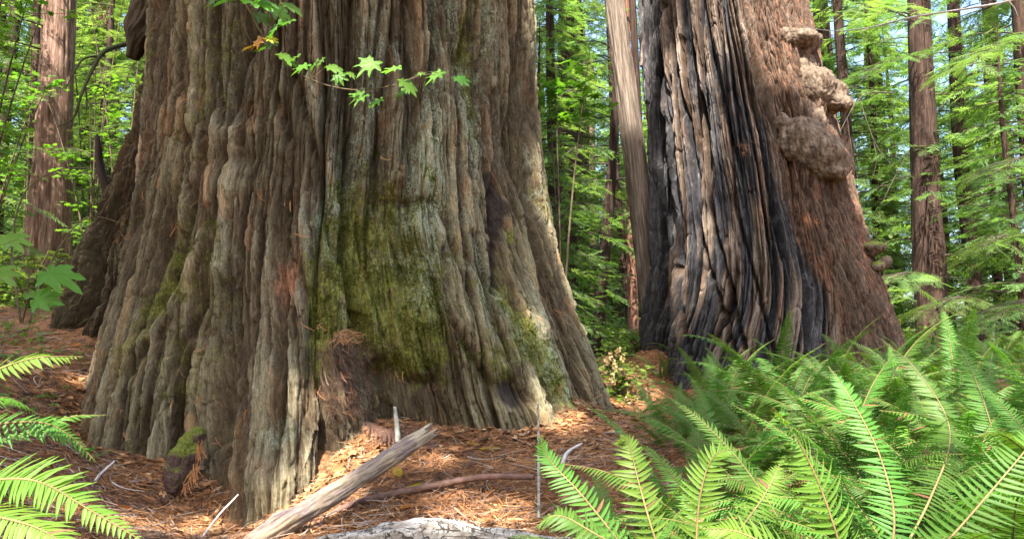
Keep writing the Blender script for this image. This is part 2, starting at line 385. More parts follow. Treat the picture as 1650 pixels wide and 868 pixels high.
def giant_grid(G, zlo, zdense, ztop, na, nz, amin=-125, amax=105, zref=2.0):
    af = np.linspace(R(-180), R(180), 4001); rf = G.base_r(af, np.full(4001, zref)); arc = np.concatenate([[0], np.cumsum(np.hypot(np.diff(rf), (rf[1:]+rf[:-1])/2*np.diff(af)))]); arc -= np.interp(0, af, arc); G.arc = (af, arc)
    lo_, hi_ = np.interp([R(amin), R(amax)], af, arc)
    a = np.concatenate([np.interp(np.linspace(lo_, hi_, na), arc, af), np.linspace(R(amax), R(amin+360), 90)[1:-1]])
    z = np.concatenate([np.linspace(zlo, zdense, nz), np.linspace(zdense, ztop, 120)[1:]])
    A, Z = np.meshgrid(a, z); return a, z, A, Z
def giant_mesh(name, G, A, Z, disp, mats, parent, attrs, uvx):
    nz, na = A.shape
    V = G.offset(A, Z, disp).reshape(-1, 3)
    i = np.arange(nz-1)[:, None]*na; j = np.arange(na)[None]; k = (j+1) % na
    Q = np.stack([i+j, i+k, i+na+k, i+na+j], -1).reshape(-1, 4)
    uv = np.stack([uvx.ravel(), Z.ravel()], -1)
    return build(name, V, [Q], mats, parent, True, None, {k: v.ravel() for k, v in attrs.items()}, uv)
# ---- left giant
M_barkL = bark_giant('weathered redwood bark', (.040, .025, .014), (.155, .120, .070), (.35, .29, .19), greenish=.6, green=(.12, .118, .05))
rowsL = [(-40,238,860),(0,236,862),(100,226,866),(200,224,872),(300,212,884),(400,192,900),(500,174,926),(560,160,948),(620,148,968),(690,140,990),(760,130,1010)]
lobesL = [([(.3,-14.5),(1.2,-12),(2.5,-7)], [(.3,10),(2,8)], [(.3,.43),(1,.29),(1.7,.17),(3,.07),(4,0)]),
          ([(.3,-54),(2.5,-62)], [(.3,15),(2.5,10)], [(.3,.25),(1.2,.14),(2.5,.07),(4,.04),(6,0)]),
          (-33, 6, [(.3,-.16),(1.5,-.08),(2.6,0)]),
          (-82, 7.5, [(.3,-.9),(2,-.8),(3.4,-.65),(5,-.4)]),
          (-103, 13, [(.5,1.35),(1.5,1.15),(1.9,.98),(2.2,.88),(2.66,.84),(3.4,.60),(4.1,.36),(4.9,.24),(6.5,.05)]),
          (3.5, 8, [(.4,-.36),(1.3,-.32),(1.8,-.14),(2.6,-.05),(4,0)]),
          (15, 5.6, [(.4,-.17),(1.1,-.14),(1.4,-.01),(1.7,.09),(2.3,.08),(3.2,0)]),
          (32, 12, [(.4,.26),(1,.16),(2.4,.03),(3,0)]),
          (56, 12, [(.4,.16),(1,.1),(3,.04)]), (43, 5, [(.5,-.12),(2.5,-.06),(4,-.04)])]
GL = Giant(7.9, rowsL, lobesL)
_a, _z, A, Z = giant_grid(GL, -.2, 5.45, 38, 2150, 600)
S = A*GL.Rm; SA = np.interp(A, *GL.arc); SA = np.where(A > R(105), SA, SA)
d = np.zeros_like(A)
amp = 1-.35*sstep(8, 30, Z)
# wandering grain: the furrows lean and braid
ws = SA+.15*pn(SA*.7, Z*.30, 1)+.045*pn(SA*2.1, Z*.6, 2)+.008*pn(SA*7, Z*1.1, 3)+.004*pn(SA*18, Z*4, 33)
big = pn(ws*1.35, Z*.22, 9); d += .075*big
n1 = pn(ws*2.6, Z*.24, 4); f1 = np.exp(-(np.abs(n1)/.085)**1.3); d -= .17*f1*sstep(-.3, .35, pn(ws*.9, Z*.5, 8)+.25)
n2 = pn(ws*6.2, Z*.42, 5); f2 = np.exp(-(np.abs(n2)/.10)**1.2); d -= .085*f2*sstep(-.45, .25, pn(ws*2, Z*.8, 18)+.1)
d += .03*np.minimum(np.abs(n2)*2.2, .6)
n3 = pn(ws*14, Z*.6, 6); f3 = np.exp(-np.abs(n3)/.12); d -= .045*f3*sstep(-.4, .3, pn(ws*5, Z*1.5, 19)+.1)
n3b = pn(ws*30, Z*1.3, 16); d -= .017*np.exp(-np.abs(n3b)/.12)
n4 = pn(ws*60, Z*2.8, 7); d += .008*n4+.004*pn(ws*110, Z*9, 77)
q1 = ws*8.5+1.5*pn(ws*2.6, Z*.3, 24)+.25*pn(SA*6, Z*1.5, 25)+.10*pn(SA*26, Z*6, 35)
o1, l1_, t1, e1, r1_ = plates(q1, Z*1.15+.35*pn(SA*9, Z*2, 38), 1.0, .085, .03)
q2 = ws*21+1.7*pn(ws*5.5, Z*.7, 27)+.3*pn(SA*13, Z*3, 28)+.12*pn(SA*50, Z*14, 36)
o2, l2_, t2, e2, r2_ = plates(q2, Z*2.9+.4*pn(SA*20, Z*5, 39), 2.0, .12, .035)
k1 = sstep(-.4, .1, pn(ws*4, Z*1.1, 35)); k2 = sstep(-.35, .1, pn(ws*8, Z*2.2, 37))
d += .012*o1+.018*l1_-.052*t1*k1-.014*e1*k1+.011*o2+.010*l2_-.026*t2*k2-.012*e2*k2
d -= .028*np.exp(-np.abs(pn(ws*5.5, Z*3.2+.8*pn(SA*9, Z*2, 5), 12))/.06)*sstep(.0, .3, pn(SA*2.2, Z*2.2, 14))*(1-f2)
d += 0*(.030*saw(ws*8.5+1.1*pn(ws*2, Z*.7, 24)+.5*pn(SA*5, Z*4, 25))*sstep(-.3, .2, pn(ws*2.5, Z*1.2, 26))+.016*saw(ws*21+1.0*pn(ws*4, Z*1.5, 27)+.5*pn(SA*12, Z*8, 28))*sstep(-.4, .1, pn(ws*5, Z*2.5, 29)))-.02; d += .014*sstep(-.03, .03, pn(ws*9+.5*n3, Z*1.8, 44))-.008; d += .005*pn(SA*14, Z*12, 13)+.006*pn(SA*30, Z*30, 23)
def LF(pl, w): return GL.linefield(S, Z, pl, w)
FUR = [([(563,-10),(560,120),(570,300),(566,400),(578,490),(600,565)], .035, .17), ([(616,-10),(604,90),(612,200),(610,330)], .022, .08),
       ([(470,110),(498,220),(520,320),(555,420)], .03, .09), ([(700,40),(706,140),(702,215)], .03, .11), ([(803,150),(806,250),(800,330),(806,400),(800,470)], .045, .13),
       ([(720,-10),(735,100),(765,190),(790,260)], .025, .06), ([(872,280),(900,420),(940,560),(972,660)], .035, .09), ([(842,60),(856,200),(880,330)], .03, .07),
       ([(275,-10),(292,160),(300,330),(262,470),(210,600)], .03, .08), ([(350,-10),(345,90),(352,200)], .03, .09), ([(392,60),(398,150),(380,230)], .025, .09), ([(445,40),(440,140),(462,230)], .04, .10),
       ([(505,370),(497,520),(500,640),(480,750)], .04, .09), ([(468,420),(446,560),(452,700)], .022, .06), ([(400,520),(385,620),(340,740)], .02, .05),
       ([(640,330),(642,450),(655,560)], .025, .06), ([(718,400),(732,520),(790,620)], .04, .08), ([(765,380),(800,520),(840,600),(860,650)], .03, .07), ([(660,-10),(665,120),(650,260)], .022, .07),
       ([(230,220),(214,330),(205,440)], .06, .12), ([(330,330),(318,470),(270,600),(240,700)], .022, .05), ([(905,460),(930,580),(950,650)], .02, .05), ([(520,-10),(515,90),(530,190)], .022, .06)]
for pl, w, a_ in FUR: d -= a_*LF([(x+0, y) for x, y in pl], w)
RIB = [([(490,120),(515,210),(540,300),(560,360)], .06, .08), ([(590,300),(580,420),(598,510),(606,560)], .07, .09), ([(690,60),(680,160),(690,250),(700,330)], .06, .05), ([(210,560),(255,520),(290,460),(320,380)], .05, .06),
       ([(820,330),(850,420),(870,520)], .08, .06), ([(640,-10),(640,150),(650,280)], .08, .05), ([(370,250),(360,330),(350,430)], .10, .05)]
for pl, w, a_ in RIB: d += a_*LF(pl, w)
B = lambda *k, **q: GL.blob(S, Z, *k, **q)
d += .05*B(372, 205, .30, .12)-.05*B(378, 252, .26, .07)+.03*B(372, 300, .25, .1)
d += .04*B(665, 280, .25, .12)-.06*B(665, 322, .26, .04)+.06*B(670, 370, .28, .14)
d += .06*B(662, 540, .17, .33, p=3)-.13*B(678, 618, .10, .06)-.10*B(630, 600, .09, .10)-.12*B(825, 628, .09, .12, p=3)
d -= .12*B(610, 600, .05, .10)+.04*B(560, 560, .14, .25)
d -= .08*B(806, 440, .06, .16)+.06*B(826, 340, .05, .12)
d += .045*B(400, 770, .25, .12)-.03*B(385, 770, .03, .08)
knob = B(820, 380, .18, .25)+B(840, 630, .14, .14); d += .035*knob*pn(S*9, Z*9, 30)
d *= amp*(1+.9*sstep(-70, -78, np.degrees(A))*sstep(-150, -120, np.degrees(A)))
flat_ = d.copy()
# colouring masks (living crusts, scorch, fresh fibre)
lo = fbm(S*1.1, Z*.6, 40, 3)
moss = np.clip(1.0*B(660, 530, .22, .42, p=3)+.8*B(590, 470, .12, .45)+.9*B(870, 560, .13, .45, rot=.3)+.6*B(520, 500, .15, .5)+.5*B(800, 590, .25, .3)+.5*B(640, 390, .3, .4)+.35*B(560, 380, .2, .5)+.7*B(825, 380, .06, .12)+.5*B(760, 130, .06, .8)+.5*B(250, 480, .15, .5, rot=-.5)+.45*B(690, 290, .05, .2)+.27+.32*lo, 0, 1)
lich = np.clip(1.3*B(735, 130, .34, 1.3)+.9*B(660, 170, .12, .9)+.9*B(650, 260, .25, .22)+1.0*B(745, 370, .16, .5)+.8*B(655, 430, .25, .15)+.8*B(670, 350, .22, .14)+.7*B(350, 540, .08, .12, rot=-.4)+.6*B(450, 700, .16, .12)+.5*B(600, 180, .3, 1.)+.5*B(520, 350, .1, .3)+.5*B(730, 500, .15, .3)+.4*B(910, 330, .15, .8)+.3*B(560, 60, .2, .6)+.42+.40*lo, 0, 1)
lich *= (.45+.55*sstep(-.78, -.30, S/2.3))*(.55+.45*sstep(-.02, .06, d))*(.45+.55*sstep(-.2, .3, pn(ws*3, Z*.5, 90)))
char = np.clip(1.0*LF([(798,290),(806,330),(802,400),(806,450)], .10)+.9*B(826, 345, .09, .14)+.9*B(822, 635, .09, .12)+.5*B(385, 770, .12, .07)+.22*sstep(-68, -78, np.degrees(A)), 0, 1)
red = np.clip(1.1*B(452, 455, .09, .20)+.5*B(400, 745, .25, .10)+.35*LF([(468,420),(450,560),(452,690)], .03)+.45*B(640, 600, .25, .12)+.4*B(985, 650, .3, .3)+.25*B(290, 150, .4, .8)+.5*B(760, 690, .4, .06)+.18*lo+.06, 0, 1)
ridge = np.clip(.72+6.5*d, 0, 1)*(1-.45*sstep(-68, -78, np.degrees(A)))  # low in the furrows, where shade is painted into the bark colour
treeL = tag(empty('redwood_tree', (GL.c[3][0], GL.c[3][1], 1.0)), 'enormous redwood trunk with mossy lichen covered fluted bark filling the left half', 'tree')
def to_local(o, root):
    o.matrix_parent_inverse = Matrix.Translation(-Vector(root.location)) @ Matrix.Identity(4) if root.rotation_euler.z == 0 else root.matrix_world.inverted(); return o
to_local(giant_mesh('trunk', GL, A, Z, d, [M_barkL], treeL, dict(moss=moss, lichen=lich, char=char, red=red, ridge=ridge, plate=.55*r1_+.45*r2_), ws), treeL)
# raised moss on the furrowed face
M_tuft = leafmat('moss tufts', (.07, .085, .012), (.22, .24, .045), .3, .8)
mf = moss*(3.2*(.5+.5*fbm(S*6, Z*5, 91, 3))-.95)*(1-char); mf = np.clip((mf-.42)*2, 0, 1)*(np.degrees(A) > -70)*(Z > .2)*(Z < 4.9)
w_ = (mf*GL.base_r(A, Z)).ravel(); idx = np.random.default_rng(4).choice(w_.size, 26000, p=w_/w_.sum()); aa, zz = A.ravel()[idx], Z.ravel()[idx]; P = GL.offset(aa, zz, d.ravel()[idx]-.003); n = len(P); Nn = np.stack([np.cos(aa)*GL.u[0]+np.sin(aa)*GL.v[0], np.cos(aa)*GL.u[1]+np.sin(aa)*GL.v[1], .45+0*aa], -1)+rng.normal(0, .45, (n, 3))
tv = np.array([(0, -.45, 0), (0, .45, 0), (1, .1, .15), (0, 0, -.3), (.8, -.3, .3), (0, .3, .3)]); tf = np.array([(0, 1, 2), (3, 5, 4)])
V, F = scatter(tv, tf, frames(Nn, rng.normal(size=(n, 3))), rng.uniform(.008, .022, n), P); mb = MB(); mb.add(V, None, F, 0, np.repeat(np.clip(rng.normal(.5, .25, n), 0, 1), 6)); o = to_local(mb.build('moss', [M_tuft], treeL, smooth=False), treeL); o['kind'] = 'stuff'


# ---- right giant: scorched planks, red bark on its right flank, burls
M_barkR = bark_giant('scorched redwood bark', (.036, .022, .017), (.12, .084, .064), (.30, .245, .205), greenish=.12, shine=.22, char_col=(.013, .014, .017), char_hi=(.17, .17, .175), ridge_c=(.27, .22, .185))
rowsR = [(-40,1032,1288),(0,1035,1298),(100,1036,1322),(200,1042,1346),(300,1046,1376),(400,1048,1402),(480,1046,1432),(540,1042,1455),(600,1040,1482),(660,1036,1500)]
lobesR = [(-80, 12, [(.7,.12),(2.0,.08),(4,-.02)]), (-58, 8, [(.7,-.2),(2,-.22),(5,-.25)]), (-38, 9, [(.7,.14),(2,.08),(5,.05)]), (0, 14, [(.7,.1),(2,0)]), (22, 7, [(.7,-.1),(3,-.05)]), (50, 16, [(.7,.12),(2,.05),(3,0)])]
GR = Giant(10.0, rowsR, lobesR)
_a, _z, A, Z = giant_grid(GR, .3, 7.1, 42, 1250, 520)
S = A*GR.Rm
lean = S-.0*Z
tw = -.30*(Z-2.5)*np.exp(-((A-R(-20))/R(70))**2)*sstep(5.5, .8, Z)      # grain sweeps right as it nears the ground
ws = S+tw*.9*sstep(4.5, 1.0, Z)+.06*pn(S*.8, Z*.4, 51)+.02*pn(S*2.5, Z*.7, 52)+.006*pn(S*8, Z*1.6, 53)
redflank = sstep(.42, .56, S-.16*(Z-2.5)*-1+.10*pn(S*2, Z*1.2, 60)-lerp_tab(Z, [(.8,-.02),(2.2,.05),(3.5,.06),(4.5,.30),(6,.25)]))
n1 = pn(ws*5.2, Z*.20, 54); f1 = np.exp(-(np.abs(n1)/.10)**1.8)
n2 = pn(ws*12, Z*.42, 55); f2 = np.exp(-(np.abs(n2)/.11)**1.5)
n3 = pn(ws*22, Z*1.1, 56)
n4 = pn(ws*55, Z*2.6, 57)
pl_ = -.20*f1-.085*f2+.035*np.minimum(np.abs(n1)*2, .7)+.05*pn(ws*3, Z*.4, 58)-.026*np.exp(-np.abs(n3)/.1)+.006*n4
# plank ends step and break
st = pn(np.floor(ws*7+3)*3.1, Z*.6, 59); pl_ += .035*sstep(-.05, .05, st)-.015+.012*pn(ws*12, Z*9, 61)+.0*saw(ws*13+.9*pn(ws*3, Z*.8, 67)+.4*pn(S*6, Z*5, 68))+.012*saw(ws*31+.9*pn(ws*6, Z*2, 69))-.025*np.exp(-np.abs(pn(ws*9, Z*3.5+.8*pn(S*9, Z*2), 71))/.07)*sstep(0, .3, pn(S*3, Z*2.5, 72))
q1 = ws*11+1.3*pn(ws*3.2, Z*.3, 67)+.2*pn(S*6, Z*1.5, 68)+.08*pn(S*26, Z*6, 135)
o1, l1_, t1, e1, r1_ = plates(q1, Z*.8+.3*pn(S*9, Z*2, 138), 3.0, .10, .018)
q2 = ws*24+1.5*pn(ws*6, Z*.8, 127)+.25*pn(S*13, Z*3, 128); o2, l2_, t2, e2, r2_ = plates(q2, Z*2.6+.4*pn(S*20, Z*5, 139), 4.0, .13, .03)
k1 = sstep(-.4, .1, pn(ws*5, Z*.9, 135)); pl_ += .022*o1+.020*l1_-.06*t1*k1-.03*e1*k1+.008*o2+.008*l2_-.018*t2
rd = -.075*np.exp(-np.abs(pn(ws*5.5, Z*.6, 62))/.07)-.05*np.exp(-np.abs(pn(ws*12, Z*1.2, 63))/.09)-.022*np.exp(-np.abs(pn(ws*25, Z*2.6, 64))/.13)+.012*pn(ws*14, Z*9, 65)+.020*saw(ws*15+1.1*pn(ws*4, Z*1.2, 73)+.5*pn(S*9, Z*7, 74))+.015*o1+.014*l1_-.045*t1*k1-.02*e1*k1+.012*o2+.010*l2_-.028*t2-.014*e2-.01+.005*n4+.03*pn(S*2, Z*.9, 66)
d = pl_*(1-redflank)+rd*redflank
LF = lambda pl, w: GR.linefield(S, Z, pl, w)
B = lambda *k, **q: GR.blob(S, Z, *k, **q)
for pl, w, a_ in [([(1098,60),(1108,230),(1120,330),(1150,450),(1185,570)], .022, .16), ([(1128,150),(1140,300),(1165,420),(1200,560)], .024, .18), ([(1160,-10),(1172,150),(1185,330),(1225,480),(1250,570)], .02, .14),
                  ([(1205,-10),(1212,120),(1235,260),(1262,420)], .022, .14), ([(1085,430),(1100,520),(1110,570)], .03, .14), ([(1070,-10),(1066,120),(1075,250),(1080,340)], .05, .2), ([(1265,180),(1285,330),(1310,460)], .018, .09)]:
    d -= a_*LF(pl, w)
d += .10*B(1300, 70, .16, .14)+.10*B(1315, 160, .20, .16)+.13*B(1318, 250, .22, .22)
d += .02*redflank*B(1310, 190, .3, .8)*pn(S*7, Z*7, 70)
d *= 1-.3*sstep(9, 30, Z)
lo = fbm(S*1.4, Z*.5, 80, 3)
plk = sstep(-.05, .2, pn(ws*6+3, Z*.3, 81)+.35*lo)
char = np.clip(((.10+.70*plk)*sstep(6.6, 3.0, Z+.9*lo)+.10)*(1-redflank)+.8*f1*(1-redflank)+.5*sstep(R(-50), R(-62), A)+.5*B(1290, 420, .10, .9)-.55*B(1080, 450, .08, .35)-.6*B(1115, 200, .16, .9)-.4*B(1160, 480, .14, .5), 0, 1)
red = np.clip(.36*redflank+.14*sstep(.55, .8, f2)*(1-char)+.7*B(1200, 240, .05, .14)+.6*B(1305, 355, .05, .08)+.1*lo, 0, 1)
moss = np.clip(.9*B(1078, 450, .07, .2)-.3+0*lo, 0, 1); lich = np.clip(.25*lo-.05, 0, 1)*.6
ridge = np.clip(.7+5*d, 0, 1)*(1-.55*redflank)  # shade painted into the furrows, plus the darker red flank
treeR = tag(empty('redwood_tree', (GR.c[3][0], GR.c[3][1], 1.0)), 'large fire scorched redwood with charred vertical ridges and burls behind the ferns', 'tree')
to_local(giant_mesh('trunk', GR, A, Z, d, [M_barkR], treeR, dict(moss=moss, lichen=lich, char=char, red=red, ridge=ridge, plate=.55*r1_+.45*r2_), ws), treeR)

t = NT('burl wood'); P = t.obj()
n = t.noise(t.scale(P, (14, 14, 5)), 1, 8, .78); n2 = t.noise(t.scale(P, (50, 50, 18)), 1, 6, .75)
c = t.ramp(n, [(.36, (.045, .03, .02)), (.49, (.14, .10, .07)), (.64, (.27, .21, .15))])
c = t.mix(t.math('MULTIPLY', t.ss(t.attr('moss'), .3, .8), t.ss(n2, .35, .5)), c, (.16, .2, .03))
M_burl = t.fin(c, .9, t.bump(n2, .8, .02, t.bump(n, .6, .04)), .2)
def sphere_arrays(n=64, m=40):
    th = np.linspace(0, 2*np.pi, n, endpoint=False); ph = np.linspace(0, np.pi, m)
    V = np.stack([np.sin(ph)[:, None]*np.cos(th), np.sin(ph)[:, None]*np.sin(th), np.cos(ph)[:, None]+0*th], -1).reshape(-1, 3)
    i = np.arange(m-1)[:, None]*n; j = np.arange(n)[None]; k = (j+1) % n
    return V, np.stack([i+j, i+n+j, i+n+k, i+k], -1).reshape(-1, 4)
def lumpy(name, balls, parent, mat, seed=0.0, vox=.012, rough=.032, mossy=False, link=True):
    """several balls (centre, radii) fused into one lump, then roughened"""
    mb = MB(); V0, Q0 = sphere_arrays(28, 18)
    for c_, r_ in balls: mb.add(V0*np.array(r_)+np.array(c_), Q0)
    o = mb.build(name, [mat], None, link=True)
    md = o.modifiers.new('r', 'REMESH'); md.mode = 'VOXEL'; md.voxel_size = vox
    dg = bpy.context.evaluated_depsgraph_get(); dg.update(); me = bpy.data.meshes.new_from_object(o.evaluated_get(dg))
    n = len(me.vertices); co = np.empty(n*3, np.float32); me.vertices.foreach_get('co', co); co = co.reshape(-1, 3)
    # relax the creases, then push in and out
    ed = np.empty(len(me.edges)*2, np.int32); me.edges.foreach_get('vertices', ed); ed = ed.reshape(-1, 2)
    cnt = np.bincount(ed.ravel(), minlength=n)[:, None]
    for _ in range(16):
        s_ = np.stack([np.bincount(np.concatenate([ed[:, 0], ed[:, 1]]), weights=np.concatenate([co[ed[:, 1], k], co[ed[:, 0], k]]), minlength=n) for k in range(3)], 1)
        co = (.45*co+.55*s_/cnt).astype(np.float32)
    me.vertices.foreach_set('co', co.ravel()); me.update()
    nr = np.empty(n*3, np.float32); me.vertices.foreach_get('normal', nr); nr = nr.reshape(-1, 3)
    x, y, z = co.T
    h = .008*pn(x*34, y*34, z*7)+.006*pn(x*60, y*60, z*14)+.8*rough*fbm(x*5+seed, y*5, z*5, 5)-rough*.45*np.exp(-np.abs(pn(x*7+seed, y*7, z*4))/.10)-rough*.22*np.exp(-np.abs(pn(x*19+seed, y*19, z*12))/.09)
    co += nr*h[:, None]; me.vertices.foreach_set('co', co.ravel())
    a_ = me.attributes.new('moss', 'FLOAT', 'POINT'); a_.data.foreach_set('value', (np.clip(nr[:, 2]*1.2+.4*pn(x*5, y*5, z*5)-.1, 0, 1) if mossy else np.zeros(n)).astype(np.float32))
    me.polygons.foreach_set('use_smooth', np.ones(len(me.polygons), bool)); me.materials.clear(); me.materials.append(mat); me.update()
    o.modifiers.clear(); old = o.data; o.data = me; bpy.data.meshes.remove(old); o.name = name
    if parent: o.parent = parent; to_local(o, parent)
    return o
def gb(px, py, rpx, k=(1, 1, 1), out=0.0):
    p = GR.surf(px, py, out) if out > -5 else None; r = rpx*np.linalg.norm(p)/F_PX; return (p, (r*k[0], r*k[1], r*k[2]))
lumpy('burl', [gb(1290,62,30,(1,.8,.5),-.07), gb(1308,68,18,(1,1,.7),-.03), gb(1272,54,15,(1,.8,.7),-.06)], treeR, M_burl, 1)
pk = GR.surf(1325, 150)
lumpy('burl', [gb(1318,142,34,(1,.9,.9),-.08), gb(1332,156,27,(1,1,.9),-.01), (at(1361,168,pk[1]-.06), (.115,.12,.105)), (at(1346,164,pk[1]-.04), (.14,.14,.12)), gb(1306,112,26,(.9,.6,1.3),-.14)], treeR, M_burl, 2)
lumpy('burl', [gb(1300,222,34,(1.05,.85,.9),-.08), gb(1320,250,36,(1,1,.9),-.05), gb(1342,266,25,(1,1,.9),.0), gb(1334,281,20,(1.2,1,.5),.03), gb(1282,214,17,(1,.8,1.2),-.05), gb(1286,240,18,(1,.9,1),-.04), gb(1318,195,26,(.9,.6,1.5),-.12), gb(1272,235,10,(1,1,1),-.03), gb(1262,196,10,(1,1,1.4),-.04), gb(1300,176,20,(1.2,.6,1.4),-.12)], treeR, M_burl, 3)
pk = GR.surf(1398, 400)
lumpy('burl', [(at(1402,402,pk[1]), (.13,.14,.09)), (at(1416,398,pk[1]-.02), (.11,.12,.075)), (at(1426,421,pk[1]), (.085,.085,.085)), (at(1414,430,pk[1]), (.09,.1,.06))], treeR, M_burl, 4, mossy=True)
tag(treeR.children[-1], 'mossy double burl')
# stubs on the giants
mb = MB()
pl = [at(192,370,7.7), at(172,310,7.62), at(160,262,7.6), at(158,232,7.6)]
mb.tube(spline(pl+[at(156,216,7.6)], 16), np.array([.12,.10,.08,.07,.062,.056,.05,.046,.042,.038,.034,.03,.026,.022,.016,.008]), 10, rough=.5)
o = to_local(mb.build('broken_stub', [bark_small('dark stub', (.02,.013,.01), (.05,.03,.022), (.1,.07,.05))], treeL), treeL)
make_ground()
# ------------------------------------------------------------------ leaf-litter lying on the floor
def litter_mat(name, stops, rough=.8):
    t = NT(name); f = t.attr('tint')
    c = t.ramp(f, stops); c = t.mix(.5, c, t.ramp(t.noise(t.geo(), 60, 3), [(.3, (.5, .5, .5)), (.7, (1.3, 1.25, 1.2))]), 'MULTIPLY')
    return t.fin(c, rough, None, .25)
M_litter = litter_mat('fallen redwood needles', [(0, (.06, .032, .02)), (.25, (.15, .065, .03)), (.5, (.29, .125, .048)), (.75, (.43, .215, .088)), (1, (.52, .35, .20))])
M_twig = litter_mat('dry twigs', [(0, (.05, .03, .022)), (.5, (.17, .11, .08)), (1, (.40, .33, .27))])
def twiglet(n=9, curl=.25, w=.10):
    """a shed redwood sprig: bent stem with two ranks of short flat needles"""
    V = []; Q = []
    t_ = np.linspace(0, 1, n+1); cx = np.sin(t_*curl*2)/(curl*2); cyy = (1-np.cos(t_*curl*2))/(curl*2)
    for k in range(n):
        i = len(V); wd = .018
        V += [(cx[k], cyy[k]-wd, 0), (cx[k+1], cyy[k+1]-wd, 0), (cx[k+1], cyy[k+1]+wd, 0), (cx[k], cyy[k]+wd, 0)]; Q.append((i, i+1, i+2, i+3))
        for s_ in (-1, 1):
            L = w*(1-.5*abs(2*t_[k]-.9)); i = len(V); a = curl*2*t_[k]+s_*.75
            dx, dy = math.cos(a)*L, math.sin(a)*L; nx_, ny_ = -math.sin(a)*.02, math.cos(a)*.02
            V += [(cx[k], cyy[k], 0), (cx[k]+dx*.5+nx_, cyy[k]+dy*.5+ny_, .012), (cx[k]+dx, cyy[k]+dy, -.01), (cx[k]+dx*.5-nx_, cyy[k]+dy*.5-ny_, .012)]; Q.append((i, i+1, i+2, i+3))
    return np.array(V), np.array(Q)
def strip(n=4, curl=.5, w=.03):
    V = []; Q = []
    for k in range(n+1):
        t_ = k/n; x = math.sin(t_*curl*2)/(curl*2); y = (1-math.cos(t_*curl*2))/(curl*2); ww = w*(1-.6*t_)
        V += [(x, y-ww, 0), (x, y+ww, 0), (x, y, ww*1.2)]
    for k in range(n):
        a = 3*k; b = a+3; Q += [(a, b, b+2, a+2), (a+2, b+2, b+1, a+1)]
    return np.array(V), np.array(Q)
def flake(): # broad curled leaf
    V = np.array([(0, 0, 0), (.35, .2, .06), (.75, .16, .04), (1, 0, .1), (.75, -.16, .05), (.35, -.2, .07), (.5, 0, 0)]); return V, np.array([(0, 6, 2, 1), (6, 3, 3, 2), (0, 5, 4, 6), (6, 4, 3, 3)])[[0, 2]]
TPL = [twiglet(9, .25), twiglet(9, .7), twiglet(8, .05), strip(4, .5, .022), strip(4, .1, .016), strip(5, 1.0, .012), flake()]
def litter_at(x, y, z, N, tmpl, size, tilt, tint):
    n = len(x); yaw = rng.uniform(0, 2*np.pi, n)
    X = np.stack([np.cos(yaw), np.sin(yaw), rng.normal(0, tilt, n)], -1); X -= N*(X*N).sum(1)[:, None]*rng.uniform(.6, 1, n)[:, None]
    rot = frames(X, N+rng.normal(0, .35, (n, 3)))
    mb = MB()
    for k, (tv, tf) in enumerate(TPL):
        m = tmpl == k
        if not m.any(): continue
        V, F = scatter(tv, tf, rot[m], size[m], np.stack([x, y, z], -1)[m]); mb.add(V, F, None, 0, np.repeat(tint[m], len(tv)))
    return mb
def on_floor(n, fn, Ymin=2.6, Ymax=11, pmin=-150, pmax=1750):
    """random floor points over the ground the photograph looks at, thinned by fn(px, py)"""
    Y = np.exp(rng.uniform(np.log(Ymin), np.log(Ymax), n*3)); px = rng.uniform(pmin, pmax, n*3)
    x = (px-825)/F_PX*Y*1.01; z = gz(x, Y); py = 560-(z-CAM_H)/Y*1100
    k = rng.random(n*3) < fn(px, py, x, Y); x, Y, z = x[k][:n], Y[k][:n], z[k][:n]; return x, Y, z
def inside(G, x, y, z, m=.0):
    cx, cyy = G.axis(z); dx, dy = x-cx, y-cyy; a = np.arctan2(dx*G.v[0]+dy*G.v[1], dx*G.u[0]+dy*G.u[1]); return np.hypot(dx, dy) < G.base_r(a, z)-m
def dens(px, py, x, y):
    d_ = np.where(px < 1080, 1.0, .35)*np.where(y > 9, .5, 1)
    return d_*np.where(inside(GL, x, y, gz(x, y), .1) | inside(GR, x, y, gz(x, y), .1), 0, 1)
x, y, z = on_floor(46000, dens)
n = len(x); N = gnormal(x, y)
tm = rng.choice(7, n, p=[.18, .15, .1, .20, .16, .1, .11]); sz = np.where(tm < 3, rng.uniform(.05, .15, n), np.where(tm < 6, rng.uniform(.04, .20, n), rng.uniform(.02, .05, n)))
ti = np.clip(.53+.32*pn(x*1.4, y*1.4, 3)+rng.normal(0, .22, n), 0, 1)
z = z+bank(x, y)+.03*np.abs(rng.normal(0, .5, n))+.012
o = litter_at(x, y, z, N, tm, sz, .12, ti).build('leaf_litter', [M_litter]); tag(o, 'layer of orange brown redwood needles shed around the trunks', kind='stuff')
aa = rng.uniform(R(-85), R(92), 11000); q_ = rng.exponential(.13, 11000)-.03; cx_, cy_ = GL.axis(.8); xx = cx_+(0)*aa; 
p_ = GL.point(aa, np.full(11000, .8), GL.base_r(aa, np.full(11000, .8))+q_)
for _ in range(3): zz_ = gz(p_[:, 0], p_[:, 1]); p_ = GL.point(aa, zz_, GL.base_r(aa, zz_)+q_)
bx, by = p_[:, 0], p_[:, 1]; LB = (bx, by, gz(bx, by)+bank(bx, by)+rng.uniform(0, .06, 11000))
mb_ = litter_at(*LB, gnormal(bx, by), rng.choice([0, 1, 3, 4, 5, 6], 11000), rng.uniform(.05, .15, 11000), .2, np.clip(rng.normal(.55, .25, 11000), 0, 1)); o.name = 'leaf_litter'
mb_.add(np.empty((0, 3))); V_ = np.vstack(mb_.V); tag(mb_.build('banked_litter', [M_litter]), 'drift of orange brown needles banked against the foot of the left giant', kind='stuff')
x, y, z = on_floor(6500, dens); n = len(x); N = gnormal(x, y)
